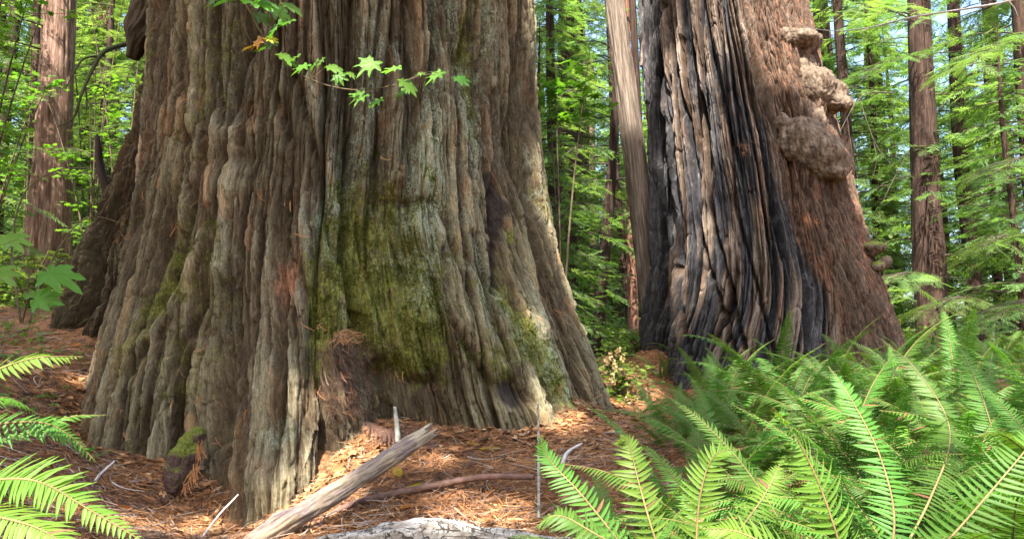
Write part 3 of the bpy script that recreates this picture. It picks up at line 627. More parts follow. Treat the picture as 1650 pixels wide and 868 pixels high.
o = litter_at(x, y, z+bank(x, y)+.02+.03*rng.random(n), N, rng.choice([3, 4, 5], n), rng.uniform(.08, .28, n)*1.0, .12, rng.random(n)).build('twig_litter', [M_twig]); tag(o, 'fine dry brown twigs strewn through the needle litter', kind='stuff')
# needle heap caught in the hollow of the left trunk, and scraps lodged in its bark
pts, Ns, ts = [], [], []
for i in range(1500):
    px = rng.normal(556, 24); py = rng.uniform(530, 665); wdt = 12+26*sstep(525, 560, py)
    px = 556+np.clip(rng.normal(0, .5), -1, 1)*wdt; out = -.03+.03*sstep(525, 600, py)+rng.uniform(-.05, .05)
    pts.append(GL.surf(px, py, out)); Ns.append((*(GL.u+rng.normal(0, .4, 2)), .35)); ts.append(.62 if py < 550 else .25)
pts = np.array(pts); Ns = np.array(Ns); Ns /= np.linalg.norm(Ns, axis=1)[:, None]; n = len(pts)
X = np.stack([rng.normal(0, .5, n), rng.normal(0, .3, n), -np.abs(rng.normal(1, .5, n))*np.where(np.array(ts) > .5, .25, 1)], -1); rot = frames(X, Ns); tsn = np.array(ts)-.25*(rng.random(n) < .15)+.5*(rng.random(n) < .2); tmh = rng.choice([0, 3, 4, 5], n, p=[.2, .25, .35, .2]); mb = MB(); szs = rng.uniform(.04, .11, n); tint = np.clip(np.array(ts)+rng.normal(0, .2, n), 0, 1)
for k in set(tmh):
    for mi_, m in enumerate([(tmh == k) & (tsn > .5), (tmh == k) & (tsn <= .5)]):
        if m.any(): V, F = scatter(*TPL[k], rot[m], szs[m], pts[m]); mb.add(V, F, None, mi_, np.repeat(tint[m], len(TPL[k][0])))
tag(mb.build('needle_heap', [M_litter, M_twig]), 'heap of matted brown needles hanging in the hollow of the mossy trunk', kind='stuff')
spots = [(415,310),(440,300),(480,380),(300,600),(470,330),(205,660),(210,700),(405,660),(345,700),(330,640),(520,520),(590,430),(735,520),(640,600),(880,500),(965,640),(900,620),(1200,240),(1305,352),(1200,235),(415,180),(325,560),(285,640),(690,620),(740,300),(620,255),(520,575),(290,370),(660,700)]
spots += [(rng.uniform(200, 950), rng.uniform(250, 660)) for _ in range(14)]
pts = []; Ns = []; nn = []
for sp in spots:
    G = GR if sp[0] > 1040 else GL
    for _ in range(int(rng.integers(2, 7)) if sp[0] < 1040 else 14):
        pts.append(G.surf(sp[0]+rng.normal(0, 5), sp[1]+rng.normal(0, 6), .035)); Ns.append((*(G.u+rng.normal(0, .3, 2)), .2))
pts = np.array(pts); Ns = np.array(Ns); Ns /= np.linalg.norm(Ns, axis=1)[:, None]; n = len(pts); X = np.stack([rng.normal(0, .6, n), rng.normal(0, .2, n), -rng.random(n)-.2], -1)
rot = frames(X, Ns); tmh = rng.choice([0, 1, 4, 5], n); mb = MB(); szs = rng.uniform(.03, .12, n)
for k in set(tmh):
    m = tmh == k; V, F = scatter(*TPL[k], rot[m], szs[m], pts[m]); mb.add(V, F, None, 0, np.repeat(rng.uniform(.4, .9, int(m.sum())), len(TPL[k][0])))
tag(mb.build('lodged_needles', [M_litter]), 'orange scraps of dead needles lodged in the bark furrows', kind='stuff')
# ------------------------------------------------------------------ the forest behind
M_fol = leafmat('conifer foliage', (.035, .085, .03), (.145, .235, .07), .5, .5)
M_folb = leafmat('sunlit conifer foliage', (.075, .15, .045), (.23, .33, .10), .55, .5)  # brighter copy of the foliage, sunlight put into the colour
M_limb = plain('dark limbs', (.03, .022, .017), (.10, .075, .055), 8)
M_bkred = bark_small('redwood bark', (.05, .026, .018), (.16, .075, .048), (.29, .16, .11))
M_bkpale = bark_small('pale redwood bark', (.055, .030, .021), (.15, .086, .062), (.32, .215, .165))
M_bkdark = bark_small('dark fir bark', (.012, .008, .006), (.036, .021, .016), (.085, .052, .038))
M_bkgrey = bark_small('grey leaning bark', (.05, .038, .03), (.14, .108, .084), (.26, .21, .17), 30, 1.4)
def spray(npair=11, wid=.035, fine=False, seed=0):
    """flat conifer spray 1 long: midrib, side shoots in two ranks (with needles when fine)"""
    r_ = np.random.default_rng(seed); V = []; Q = []
    def kite(p, a, L, w, z0=0, dz=0):
        i = len(V); c_, s_ = math.cos(a), math.sin(a)
        V.extend([(p[0], p[1], z0), (p[0]+c_*L*.45-s_*w, p[1]+s_*L*.45+c_*w, z0+dz*.4), (p[0]+c_*L, p[1]+s_*L, z0+dz), (p[0]+c_*L*.45+s_*w, p[1]+s_*L*.45-c_*w, z0+dz*.4)]); Q.append((i, i+1, i+2, i+3))
    kite((0, 0), 0, 1, .010, 0, -.12)
    for k in range(npair):
        t_ = (k+.6)/npair
        for s_ in (-1, 1):
            L = (.40*math.sin(min(1, t_*1.9+.25)*1.57)*(1-t_)**.75+.07)*r_.uniform(.7, 1.15); a = s_*(.95-.3*t_)+r_.normal(0, .08); p = (t_+r_.uniform(-.02, .02), 0); z0 = -.12*t_
            if not fine: kite(p, a, L, wid, z0, r_.uniform(-.10, .02))
            else:
                kite(p, a, L, .007, z0, -.05); m = max(3, int(L/.028))
                for j in range(m):
                    q = (j+.5)/m; pp = (p[0]+math.cos(a)*L*q, p[1]+math.sin(a)*L*q)
                    for s2 in (-1, 1): kite(pp, a+s2*.9, .055*(1-.5*q), .008, z0-.05*q, r_.uniform(-.01, .01))
    return np.array(V), np.array(Q)
SPR = [spray(10, .034, False, 1), spray(12, .028, False, 2)]
SPF = [spray(10, .03, True, 3)]
def tree_meshes(seed, H=16, zlo=1.5, Lmax=2.6, rt=.16, step=.22, sp=.42, tpl=SPR, M=None, MB_=None, droop=.35, gap=.16, bare=.0, keep=1.0, azr=None, conic=.8, trunk_n=20):
    """crown / branches / trunk meshes of one understory conifer"""
    r_ = np.random.default_rng(seed); P = []; X = []; ti = []; limbs = MB(); z = zlo
    while z < H-.3:
        for _ in range(2):
            az = r_.uniform(0, 2*np.pi) if azr is None else r_.uniform(*azr)
            f = (z-zlo)/(H-zlo); L = Lmax*(1-f)**conic*r_.uniform(.55, 1.1)+.25; up = r_.uniform(-.05, .3); m = max(4, int(L/.3))
            q = np.linspace(0, 1, m+2); zz = z+L*(up*q-droop*q**2*r_.uniform(.6, 1.4)); bend = r_.normal(0, .15)*q**2*L
            lx = L*q*math.cos(az)-bend*math.sin(az); ly = L*q*math.sin(az)+bend*math.cos(az)
            pl = np.stack([lx, ly, zz], -1); limbs.tube(pl, np.linspace(.007+.008*L, .003, m+2), 4, tint=.3, cap=False)
            if r_.random() < bare: continue
            L_ = np.arange(gap+.12*L, L+.05, gap); cl = r_.random()
            for k, s_ in enumerate(L_):
                if r_.random() > keep: continue
                t_ = min(1, s_/L); p = np.array([np.interp(t_, q, pl[:, c_]) for c_ in range(3)]); side = (-1)**k
                a2 = az+side*r_.uniform(.5, 1.1) if s_ < L-gap else az+r_.normal(0, .2)
                P.append(p); X.append((math.cos(a2), math.sin(a2), r_.normal(-.25, .22))); ti.append(np.clip(.5*cl+.5*r_.random(), 0, 1))
        z += step*r_.uniform(.6, 1.4)
    P = np.array(P); X = np.array(X); n = len(P); ti = np.array(ti); Zn = np.stack([r_.normal(0, .28, n), r_.normal(0, .28, n), np.ones(n)], -1); rot = frames(X, Zn); mb = MB(); w = r_.integers(0, len(tpl), n); sc = sp*r_.uniform(.65, 1.25, n)
    for k in range(len(tpl)):
        m = w == k; V, F = scatter(*tpl[k], rot[m], sc[m], P[m]); mb.add(V, F, None, 0, np.repeat(ti[m], len(tpl[k][0])))
    return mb, limbs, H, rt
def pole_trunk(pts, rad, mat, parent, name='trunk', n=40, rows=90, seed=0.0, depth=.10):
    """furrowed trunk along pts"""
    pts = spline(pts, rows); L = np.concatenate([[0], np.cumsum(np.linalg.norm(np.diff(pts, axis=0), axis=1))]); rad = np.interp(np.linspace(0, 1, rows), np.linspace(0, 1, len(rad)), rad)
    th = np.linspace(0, 2*np.pi, n, endpoint=False); Rm = rad.mean()
    s_ = th[None]*1.0; nn_ = pn(np.cos(th)[None]*4+seed, np.sin(th)[None]*4, L[:, None]*.35/max(Rm*2, .2)); n2_ = pn(np.cos(th)[None]*9+seed, np.sin(th)[None]*9, L[:, None]*.6/max(Rm*2, .2)+9)
    r = rad[:, None]*(1-depth*np.exp(-np.abs(nn_)/.12)-.5*depth*np.exp(-np.abs(n2_)/.12)+.03*pn(np.cos(th)[None]+seed, np.sin(th)[None], L[:, None]*.3))
    V = np.stack([pts[:, 0, None]+r*np.cos(th), pts[:, 1, None]+r*np.sin(th), pts[:, 2, None]+0*r], -1).reshape(-1, 3)
    i = np.arange(rows-1)[:, None]*n; j = np.arange(n)[None]; k = (j+1) % n; Q = np.stack([i+j, i+k, i+n+k, i+n+j], -1).reshape(-1, 4)
    uv = np.stack([np.broadcast_to(np.where(th < np.pi, th, 2*np.pi-th)[None]*Rm, r.shape).ravel(), np.broadcast_to(L[:, None], r.shape).ravel()], -1)
    return build(name, V, [Q], [mat], parent, True, None, {'tint': np.clip(.5+.5*nn_, 0, 1).ravel()}, uv)
# ---- trees beyond: a few kinds of crown, shared by many trees
KIND = []
specs = [dict(seed=1, H=15, Lmax=2.6, sp=.50, zlo=.9, step=.20), dict(seed=2, H=19, Lmax=3.2, sp=.58, zlo=2.2, step=.24, rt=.24), dict(seed=3, H=11, Lmax=2.0, sp=.42, zlo=.5, step=.17, rt=.10),
         dict(seed=4, H=26, Lmax=3.8, sp=.85, zlo=1.5, step=.30, rt=.45, gap=.26), dict(seed=5, H=30, Lmax=4.2, sp=.95, zlo=5.0, step=.34, rt=.6, gap=.28)]
for k, s_ in enumerate(specs):
    mb, lm, H, rt = tree_meshes(**s_)
    root = empty('understory_conifer')
    pole_trunk([(0, 0, -.6), (.05, 0, H*.3), (-.05, .08, H*.7), (0, 0, H)], [rt*1.25, rt, rt*.8, rt*.1], M_bkdark, root, n=18, rows=30, seed=k*3.)
    c = mb.build('crown', [M_fol], root, smooth=False); lm.build('branches', [M_limb], root)
    KIND.append(root)
used = [False]*5
def plant(k, px, Y, sc=1.0, bright=False, label=None, group=None, zoff=0.0, tilt=0.0):
    d_ = ray(px, 540); x = d_[0]/d_[1]*Y
    if used[k]: o = copy_tree(KIND[k])
    else: o = KIND[k]; used[k] = True
    o.location = (x, Y, float(gz(x, Y))-.05+zoff); o.rotation_euler = (tilt, 0, rng.uniform(0, 6.28)); o.scale = (sc, sc, sc)
    for ch in o.children:
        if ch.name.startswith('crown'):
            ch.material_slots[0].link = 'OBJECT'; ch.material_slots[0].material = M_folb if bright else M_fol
    near_ = Y < 24
    lab = label or (['leafy young conifer with soft drooping sprays in the forest behind the trunks', 'tall slender conifer with layered sprays in the forest behind the trunks', 'short bushy conifer filling the understory behind the trunks', 'distant dark green conifer in the forest background', 'tall distant conifer with bare lower trunk in the background'][k])
    return tag(o, lab, 'tree', group or 'green conifers of the forest behind')
TREES = [(0,890,11.5,.6,1),(2,872,9.8,.5,1),(1,918,16,.9,1),(0,935,19,.9,1),(2,1000,24,1.,1),
         (0,1385,16.5,.9,1),(1,1350,19,1.,0),(2,1425,17,.9,1),(1,1640,20,1.,1),(0,1690,13,1.,1),(2,1650,11.5,.55,0),(0,1530,22,1.,1),(1,1760,15,1.,0),(2,1620,17,.8,1),(1,1440,24,1.,1),
         (0,-40,18,1.,1),(1,200,19,1.,1),(2,-130,11,.8,0),(2,140,17,1,1),(0,-220,12,1.,0),(1,120,21,1.,1),(0,-20,17,1,1),(1,230,20,1,0),(2,215,14,.8,1)]
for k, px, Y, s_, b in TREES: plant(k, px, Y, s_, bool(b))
for i in range(58):
    Y = rng.uniform(26, 66); px = rng.uniform(-150, 1850)
    if 300 < px < 780 and rng.random() < .85: continue
    if 1330 < px < 1460 and Y < 45: continue
    if (940 < px < 1045 or px > 1400 or px < 200) and rng.random() < .5: continue
    plant(int(rng.choice([1, 3, 4, 0, 3])), px, Y, rng.uniform(.8, 1.25), rng.random() < .6)
for i in range(26):
    Y = rng.uniform(19, 36); px = rng.choice([rng.uniform(-120, 230), rng.uniform(880, 1050), rng.uniform(1360, 1800), rng.uniform(1360, 1800)]); plant(int(rng.choice([0, 2, 2])), px, Y, rng.uniform(.7, 1.1), rng.random() < .6)
for i in range(16):      # unseen conifers added behind the viewpoint to block the low sky
    a = R(rng.uniform(100, 440-180)); r_ = rng.uniform(9, 20); k = int(rng.choice([1, 3, 4, 0])); o = plant(k, 825, 30, rng.uniform(.7, 1.), False, group='unseen conifers added behind the viewpoint', label='unseen conifer added behind the viewpoint to block the low sky'); x_, y_ = r_*math.sin(a), r_*math.cos(a)
    o.location = (x_, y_, float(gz(x_, y_))-.1)
# ---- named trunks
def btree(label, pts, widths, mat, seed, top=14.0, crown=None, group=None, depth=.1, n=44):
    P = [at(*p) for p in pts]; rr = [w*p[1]*p[1]/math.hypot(p[0], p[1])/F_PX/2*1.03 for w, p in zip(widths, P)]
    P = [np.array([P[0][0]*1.0, P[0][1], float(gz(P[0][0], P[0][1]))-.3])]+P; rr = [rr[0]*1.15]+rr
    dz = P[-1]-P[-2]; dz /= max(dz[2], .1); P.append(P[-1]+dz*(top-P[-1][2])); rr.append(rr[-1]*.6)
    root = empty('redwood_tree', P[0]); tag(root, label, 'tree', group)
    to_local(pole_trunk(P, rr, mat, root, seed=seed, n=n, depth=depth), root)
    return root, P
def limbs_on(root, P, zs, L, sp=.4, dens_=1., tpl=SPR, seed=0, mat=None, azr=None, bare=.25):
    """foliage-bearing limbs on a trunk: a crown part and a branches part"""
    r_ = np.random.default_rng(seed); Pz = np.array(P); crown = MB(); lb = MB(); PP = []; XX = []; ti = []
    for z in zs:
        x0 = np.interp(z, Pz[:, 2], Pz[:, 0]); y0 = np.interp(z, Pz[:, 2], Pz[:, 1]); az = r_.uniform(0, 6.28) if azr is None else r_.uniform(*azr); l = L*r_.uniform(.5, 1.1); q = np.linspace(0, 1, 8)
        pl = np.stack([x0+l*q*math.cos(az), y0+l*q*math.sin(az), z+l*(.1*q-.4*q*q*r_.uniform(.4, 1.3))], -1); lb.tube(pl, np.linspace(.012+.006*l, .003, 8), 5, tint=.3, cap=False)
        if r_.random() < bare: continue
        for k, s_ in enumerate(np.arange(.25*l, l, .15)):
            if r_.random() > dens_: continue
            p = np.array([np.interp(s_/l, q, pl[:, c_]) for c_ in range(3)]); a2 = az+(-1)**k*r_.uniform(.4, 1.1); PP.append(p); XX.append((math.cos(a2), math.sin(a2), r_.normal(-.25, .2))); ti.append(r_.random())
    lb_o = to_local(lb.build('branches', [M_limb], root), root)
    if PP:
        n = len(PP); rot = frames(np.array(XX), np.stack([r_.normal(0, .25, n), r_.normal(0, .25, n), np.ones(n)], -1)); V, F = scatter(*tpl[0], rot, sp*r_.uniform(.6, 1.2, n), np.array(PP)); crown.add(V, F, None, 0, np.repeat(ti, len(tpl[0][0])))
        to_local(crown.build('crown', [mat or M_fol], root, smooth=False), root)
r1, P1 = btree('straight dark brown redwood, the thicker of two trunks at the far right', [(1505,585,13.5),(1497,420,13.5),(1487,200,13.5),(1480,0,13.5)], [56,56,46,40], M_bkdark, 3)
limbs_on(r1, P1, np.arange(1.6, 11, .42), 1.9, .42, 1, seed=5)
r2, P2 = btree('slimmer dark trunk right of the thick far right redwood', [(1574,590,15.5),(1566,420,15.5),(1546,230,15.5),(1536,0,15.5)], [33,30,25,22], M_bkdark, 5)
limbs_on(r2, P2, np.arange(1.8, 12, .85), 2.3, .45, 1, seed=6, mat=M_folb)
r3, P3 = btree('thin dark stem of a conifer at the right edge', [(1610,575,19),(1602,420,19),(1596,250,19)], [11,10,8], M_bkdark, 6)
limbs_on(r3, P3, np.arange(1.8, 12, .45), 2.2, .5, 1, seed=7, mat=M_folb)
l1, Q1 = btree('sunlit pinkish redwood trunk beyond the ferns at the left edge', [(72,520,13.5),(78,400,13.5),(86,250,13.5),(92,100,13.5),(96,0,13.5)], [92,82,66,60,58], M_bkpale, 8, n=80, depth=.12)
limbs_on(l1, Q1, np.arange(5.5, 11, .5), 2.0, .45, .9, seed=9, mat=M_folb, azr=(3.4, 6.2))
l2, Q2 = btree('pale redwood trunk between the left edge tree and the giant', [(160,480,21),(166,300,21),(172,100,21),(176,0,21)], [50,46,42,40], M_bkpale, 10)
limbs_on(l2, Q2, np.arange(2.8, 14, .4), 2.4, .5, .9, seed=10, mat=M_folb)
l3, Q3 = btree('dark slim trunk at the left side of the sunlit pinkish redwood', [(52,480,17),(54,300,17),(58,80,17)], [18,17,15], M_bkdark, 11)
m1, _m = btree('dark leaning trunk nearest the left giant in the gap', [(962,575,13),(973,420,13),(984,300,13),(992,160,13)], [21,20,17,13], M_bkdark, 12); limbs_on(m1, _m, np.arange(4, 9, .35), 1.6, .4, 1, seed=12)
m2, _m = btree('thin dark trunk in the middle of the gap', [(1018,545,16),(1004,400,16),(992,270,16),(985,120,16)], [15,14,12,10], M_bkdark, 13); limbs_on(m2, _m, np.arange(2.5, 10, .35), 1.6, .42, 1, seed=13)
m3, _m = btree('brown trunk close beside the pale leaning trunk', [(1021,545,14.5),(1018,420,14.5),(1015,280,14.5)], [18,16,14], M_bkred, 14)
m4, _m = btree('pale far off redwood trunk glimpsed through the gap', [(955,560,34),(951,400,34),(948,300,34),(946,100,34)], [30,28,26,24], M_bkpale, 15)
m5, _m = btree('brown trunk tucked behind the pale leaning trunk base', [(1042,560,12.5),(1040,420,12.5),(1034,300,12.5)], [20,18,14], M_bkdark, 17)
#m6, _m = btree('hazy pale trunk low down beside the dark leaning trunk', [(978,560,30),(979,420,30),(980,250,30)], [20,18,16], M_bkpale, 18)
m7, _m = btree('dark trunk high in the gap beside the left giant', [(930,560,22),(930,300,22),(927,60,22)], [20,18,16], M_bkdark, 19)
lt, LTP = btree('slender pale grey trunk leaning against the scorched redwood', [(1064,600,9.7),(1045,434,9.7),(1018,217,9.7),(1003,100,9.7),(989,-10,9.7)], [44,41,38,36,34], M_bkgrey, 16, n=130, depth=.16)
# near fine foliage hanging in the gap beside the left giant
def bough(name, label, base, tip, n, L, sp, tpl, mat, seed, cat='branch', sag=.3, grp=None):
    r_ = np.random.default_rng(seed); a, b = np.array(base, float), np.array(tip, float); root = empty(name, a); tag(root, label, cat, grp); st = MB(); PP = []; XX = []; ti = []
    q = np.linspace(0, 1, 14); ml = a+(b-a)*q[:, None]; ml[:, 2] += sag*(q-q*q)*np.linalg.norm(b-a); st.tube(ml, np.linspace(.018, .004, 14), 6, tint=.4, cap=False); d0 = (b-a)/np.linalg.norm(b-a); az0 = math.atan2(d0[1], d0[0])
    for k in range(n):
        t_ = (k+.5)/n; p0 = np.array([np.interp(t_, q, ml[:, c_]) for c_ in range(3)]); az = az0+(-1)**k*r_.uniform(.5, 1.2); l = L*(1-.6*t_)*r_.uniform(.6, 1.1)
        s2 = np.linspace(0, 1, 6); tw_ = np.stack([p0[0]+l*s2*math.cos(az), p0[1]+l*s2*math.sin(az), p0[2]-l*.35*s2**2], -1); st.tube(tw_, np.linspace(.007, .002, 6), 4, tint=.5, cap=False)
        for j, ss_ in enumerate(np.arange(.1, l, sp*.36)):
            f = ss_/l; PP.append([np.interp(f, s2, tw_[:, c_]) for c_ in range(3)]); a3 = az+(-1)**j*r_.uniform(.4, 1.); XX.append((math.cos(a3), math.sin(a3), r_.normal(-.35, .2))); ti.append(r_.random())
    n_ = len(PP); rot = frames(np.array(XX), np.stack([r_.normal(0, .3, n_), r_.normal(0, .3, n_), np.ones(n_)], -1)); V, F = scatter(*tpl[0], rot, sp*r_.uniform(.6, 1.2, n_), np.array(PP)); mb = MB(); mb.add(V, F, None, 0, np.repeat(ti, len(tpl[0][0])))
    to_local(st.build('stem', [M_limb], root), root); to_local(mb.build('foliage', [mat], root, smooth=False), root); return root
for i, (bp, tp) in enumerate([((980,150,10.5),(875,190,9.2)), ((985,240,10.8),(880,300,9.3)), ((975,330,11),(885,380,9.6)), ((965,420,11.),(900,450,10)), ((980,80,11.5),(880,60,10)), ((970,480,11),(910,510,10.5)), ((960,20,12.5),(890,-10,11.5))]):
    bough('conifer_bough', ['feathery conifer bough high in the gap just right of the left giant', 'feathery bright conifer bough at mid height beside the left giant', 'lower feathery conifer bough drooping beside the left giant', 'low feathery bough near the flare of the left giant', 'upper feathery bough near the top of the gap', 'lowest feathery bough above the shrubs in the gap', 'dark feathery bough at the very top of the gap'][i], at(min(bp[0], 945)+0*i, bp[1], bp[2]+.9), at(*tp), 11, .42, .26, SPF, M_folb, 40+i)
for i, (bp, tp) in enumerate([((1480,90,13.2),(1370,150,12)), ((1480,40,13),(1360,20,11.5)), ((1560,140,15),(1420,330,13)), ((1660,60,9),(1560,110,8.5)), ((1680,250,9),(1590,290,8.6)), ((1670,380,9.5),(1580,400,9)), ((1560,330,13),(1640,370,11.5)), ((1470,440,12.5),(1420,470,11.5)), ((1680,480,9.5),(1600,520,9)), ((1560,480,12),(1500,505,11.2))]):
    bough('hemlock_bough', 'hemlock bough number'.replace(' number', ' with layered green sprays ')+['left of the thick far right trunk', 'at the top beside the scorched redwood', 'drooping between the burls and the thick far right trunk', 'reaching in at the upper right corner', 'reaching in at the right edge, mid height', 'reaching in at the right edge, lower down', 'crossing in front of the slim far right trunk', 'low beside the mossy burl', 'just above the ferns at the right edge', 'hiding the foot of the thick far right trunk'][i], at(*bp), at(*tp), 15, 1.0, .34, SPF, [M_fol, M_folb][i % 2], 60+i)
# ------------------------------------------------------------------ sword ferns
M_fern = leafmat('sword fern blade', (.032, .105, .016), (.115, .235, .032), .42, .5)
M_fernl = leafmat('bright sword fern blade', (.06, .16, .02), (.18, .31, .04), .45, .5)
M_rach = plain('fern rachis', (.10, .085, .03), (.24, .17, .07), 10)
M_dead = leafmat('dead fern blade', (.10, .045, .025), (.22, .11, .05), .2, .7)
def frond_mesh(name, pts, W=.095, seed=0, step=.0148, mats=None, normal=None, parent=None, link=True, start=.16, tw=.0, dying=0):
    """frond along pts: rachis + two ranks of pinnae"""
    r_ = np.random.default_rng(seed); c = spline(pts, 60); seg = np.linalg.norm(np.diff(c, axis=0), axis=1); L = np.concatenate([[0], np.cumsum(seg)]); Lt = L[-1]
    T = np.gradient(c, axis=0); T /= np.linalg.norm(T, axis=1)[:, None]
    up = np.array([0, 0, 1.0]) if normal is None else np.array(normal, float)
    Sd = np.cross(up[None], T); Sd /= np.linalg.norm(Sd, axis=1)[:, None]+1e-9
    if tw:
        N_ = np.cross(T, Sd); f = np.linspace(-tw, tw, 60)[:, None]; Sd = Sd*np.cos(f)+N_*np.sin(f)
    mb = MB(); mb.tube(c, np.linspace(.0042, .0011, 60), 5, mi=1, tint=.5, cap=False)
    s_ = np.arange(start*Lt, Lt*.995, step); st = np.array([0, .18, .45, .75, 1.0]); wd = np.array([.55, 1, .9, .55, .02])
    base = r_.uniform(-.1, .1); bnd = r_.uniform(.02, .45); fold = r_.uniform(-.25, .15); ph = r_.uniform(0, 6)
    for k, s0 in enumerate(s_):
        f = s0/Lt; prof = (min(1, (f-start)/.16+.5))*(1-((f-.35)/.65)**2.2 if f > .35 else 1)
        pl = max(.006, W*prof)*r_.uniform(.82, 1.08); i = f*59; i0 = int(i)
        p = c[i0]+(c[min(i0+1, 59)]-c[i0])*(i-i0); t_ = T[i0]; sd = Sd[i0]; nrm = np.cross(t_, sd)
        if r_.random() < .012: continue
        for q in (-1, 1):
            a = .18+.55*f**2+r_.normal(0, .07); d_ = sd*q*math.cos(a)+t_*math.sin(a)+nrm*(r_.normal(0, .07)+fold+.10*math.sin(f*11+ph)); d_ /= np.linalg.norm(d_)
            wv = np.cross(d_, nrm); wv /= np.linalg.norm(wv); wv = wv*math.cos(.3)+nrm*math.sin(.3)*r_.uniform(-.2, 1)*q
            w = .0056*(.6+.4*prof)*(1 if pl > .02 else .6); bend = abs(r_.normal(bnd, .10)); ex = r_.normal(0, .05)
            P_ = p[None]+d_[None]*(st*pl)[:, None]-nrm[None]*(bend*pl*st**2)[:, None]+t_[None]*(.10*pl*st**2)[:, None]
            Vv = np.stack([P_-wv*(wd*w)[:, None], P_+nrm*(.0016)*-1, P_+wv*(wd*w)[:, None]], 1).reshape(-1, 3)
            b = np.arange(4)[:, None]*3; Q = np.vstack([b+[0, 3, 4, 1], b+[1, 4, 5, 2]]); mb.add(Vv, Q, None, 2 if (r_.random() < .012 or (dying and f > dying and r_.random() < .7)) else 0, np.clip(.45+base+.25*f+r_.normal(0, .1), 0, 1))
    return mb.build(name, mats or [M_fern, M_rach, M_dead], parent, smooth=False, link=link)
def arch(L, e0, e1, side=0.0, n=7, flat=.35):
    """centre line leaving the crown at elevation e0 and ending at e1 (degrees)"""
    x = z = 0; P = [(0, 0, 0)]
    for k in range(n):
        f = (k+.5)/n; e = R(e0+(e1-e0)*f**(1.2)); x += L/n*math.cos(e); z += L/n*math.sin(e); P.append((x, side*f*f*L, z))
    return P
FV = []
for k, (L, e0, e1, W, sd) in enumerate([(1.15,80,-5,.098,.05),(1.05,74,-25,.092,-.06),(.95,68,-35,.088,.08),(1.25,84,20,.10,-.04),(.85,58,-30,.080,.05),(1.1,77,0,.105,-.1),(.7,50,-30,.07,.0),(1.3,80,-15,.102,.07),(1.0,82,-60,.085,.12),(.9,60,10,.08,-.12),(1.15,72,-70,.09,-.05),(.8,40,-10,.075,.1)]):
    o = frond_mesh('frond', arch(L, e0, e1, sd), W, 100+k, link=False, tw=.25*(-1)**k, dying=[0, 0, .9, 0, .8, 0, 0, .93, 0, 0, .7, 0][k]); FV.append(o.data); bpy.data.objects.remove(o)
o = frond_mesh('frond', arch(.8, 35, -60, .1), .06, 120, link=False, mats=[M_dead, M_rach, M_dead]); FDEAD = o.data; bpy.data.objects.remove(o)
def fern(px, Y, sc=1.0, n=14, label=None, bright=0.0, seed=None, group='sword ferns of the fern bank on the right', x=None, zoff=0.0, lean=0.0, azs=None):
    r_ = np.random.default_rng(seed if seed is not None else int(px*13+Y*100) % 99991)
    if x is None: d_ = ray(px, 600); x = d_[0]/d_[1]*Y
    root = empty('sword_fern', (x, Y, float(gz(x, Y))-.02+zoff)); tag(root, label or 'sword fern with long arching fronds deep in the fern bank below the scorched redwood', 'fern', group)
    for k in range(n):
        az = 2*np.pi*(k+r_.uniform(-.35, .35))/n if azs is None else azs[k]
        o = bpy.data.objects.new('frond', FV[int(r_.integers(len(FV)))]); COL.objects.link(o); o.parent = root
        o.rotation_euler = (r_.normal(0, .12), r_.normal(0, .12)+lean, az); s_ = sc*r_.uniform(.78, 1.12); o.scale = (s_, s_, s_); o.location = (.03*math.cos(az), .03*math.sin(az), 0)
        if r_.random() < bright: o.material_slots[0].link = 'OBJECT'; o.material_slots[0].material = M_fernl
    if r_.random() < .8:
        o = bpy.data.objects.new('frond', FDEAD); COL.objects.link(o); o.parent = root; o.rotation_euler = (0, 0, r_.uniform(3.5, 5.5)); o['label'] = 'drooping dead brown frond'
    return root
FERNS = [(1060,2.5,.74,18,.6),(1330,2.4,.84,18,.5),(1600,2.4,.92,18,.4),(960,2.6,.72,13,.6),(1210,2.65,.85,14,.6),(1470,2.6,.9,14,.3),(1760,2.6,.95,12,.2),
         (1175,3.6,.95,15,.3),(1350,3.3,1.0,15,.3),(1540,3.4,1.0,15,.2),(1690,3.4,1.0,14,.2),
         (1150,4.7,1.0,15,.1),(1265,4.4,1.05,15,.2),(1400,4.4,1.05,15,.2),(1530,4.5,1.05,14,.2),(1660,4.5,1.05,14,.2),(1790,4.4,1.,12,.2),
         (1140,6.0,1.0,15,.0),(1235,5.7,1.05,15,.1),(1340,5.6,1.05,15,.1),(1450,5.7,1.0,15,.1),(1560,5.8,1.0,14,.1),(1670,5.8,1.0,14,.1),
         (1130,7.5,.95,13,.0),(1210,7.3,.95,14,.1),(1300,7.3,.95,14,.1),(1390,7.3,.95,14,.1),(1480,7.4,.95,14,.1),(1570,7.4,.95,13,.1),(1660,7.4,1,12,.1),
         (1065,8.6,.62,11,0),(1100,9.0,.6,11,0),(1500,9.3,.9,13,.1),(1590,9.2,.9,13,.1),(1680,9.5,.95,12,.1),(1540,11.5,.95,12,.1),(1640,11.5,1,12,.1),(1480,12,.9,12,.1)]
SPEC = {(1060,2.5): 'bright sunlit sword fern at the bottom centre beside the white log', (1330,2.4): 'sunlit sword fern with pale glowing fronds nearest the camera in the bottom right half', (960,2.6): 'sword fern spreading over the right end of the needle litter',
        (1065,8.6): 'small dark sword fern at the left foot of the scorched redwood', (1600,2.4): 'large green sword fern filling the bottom right corner'}
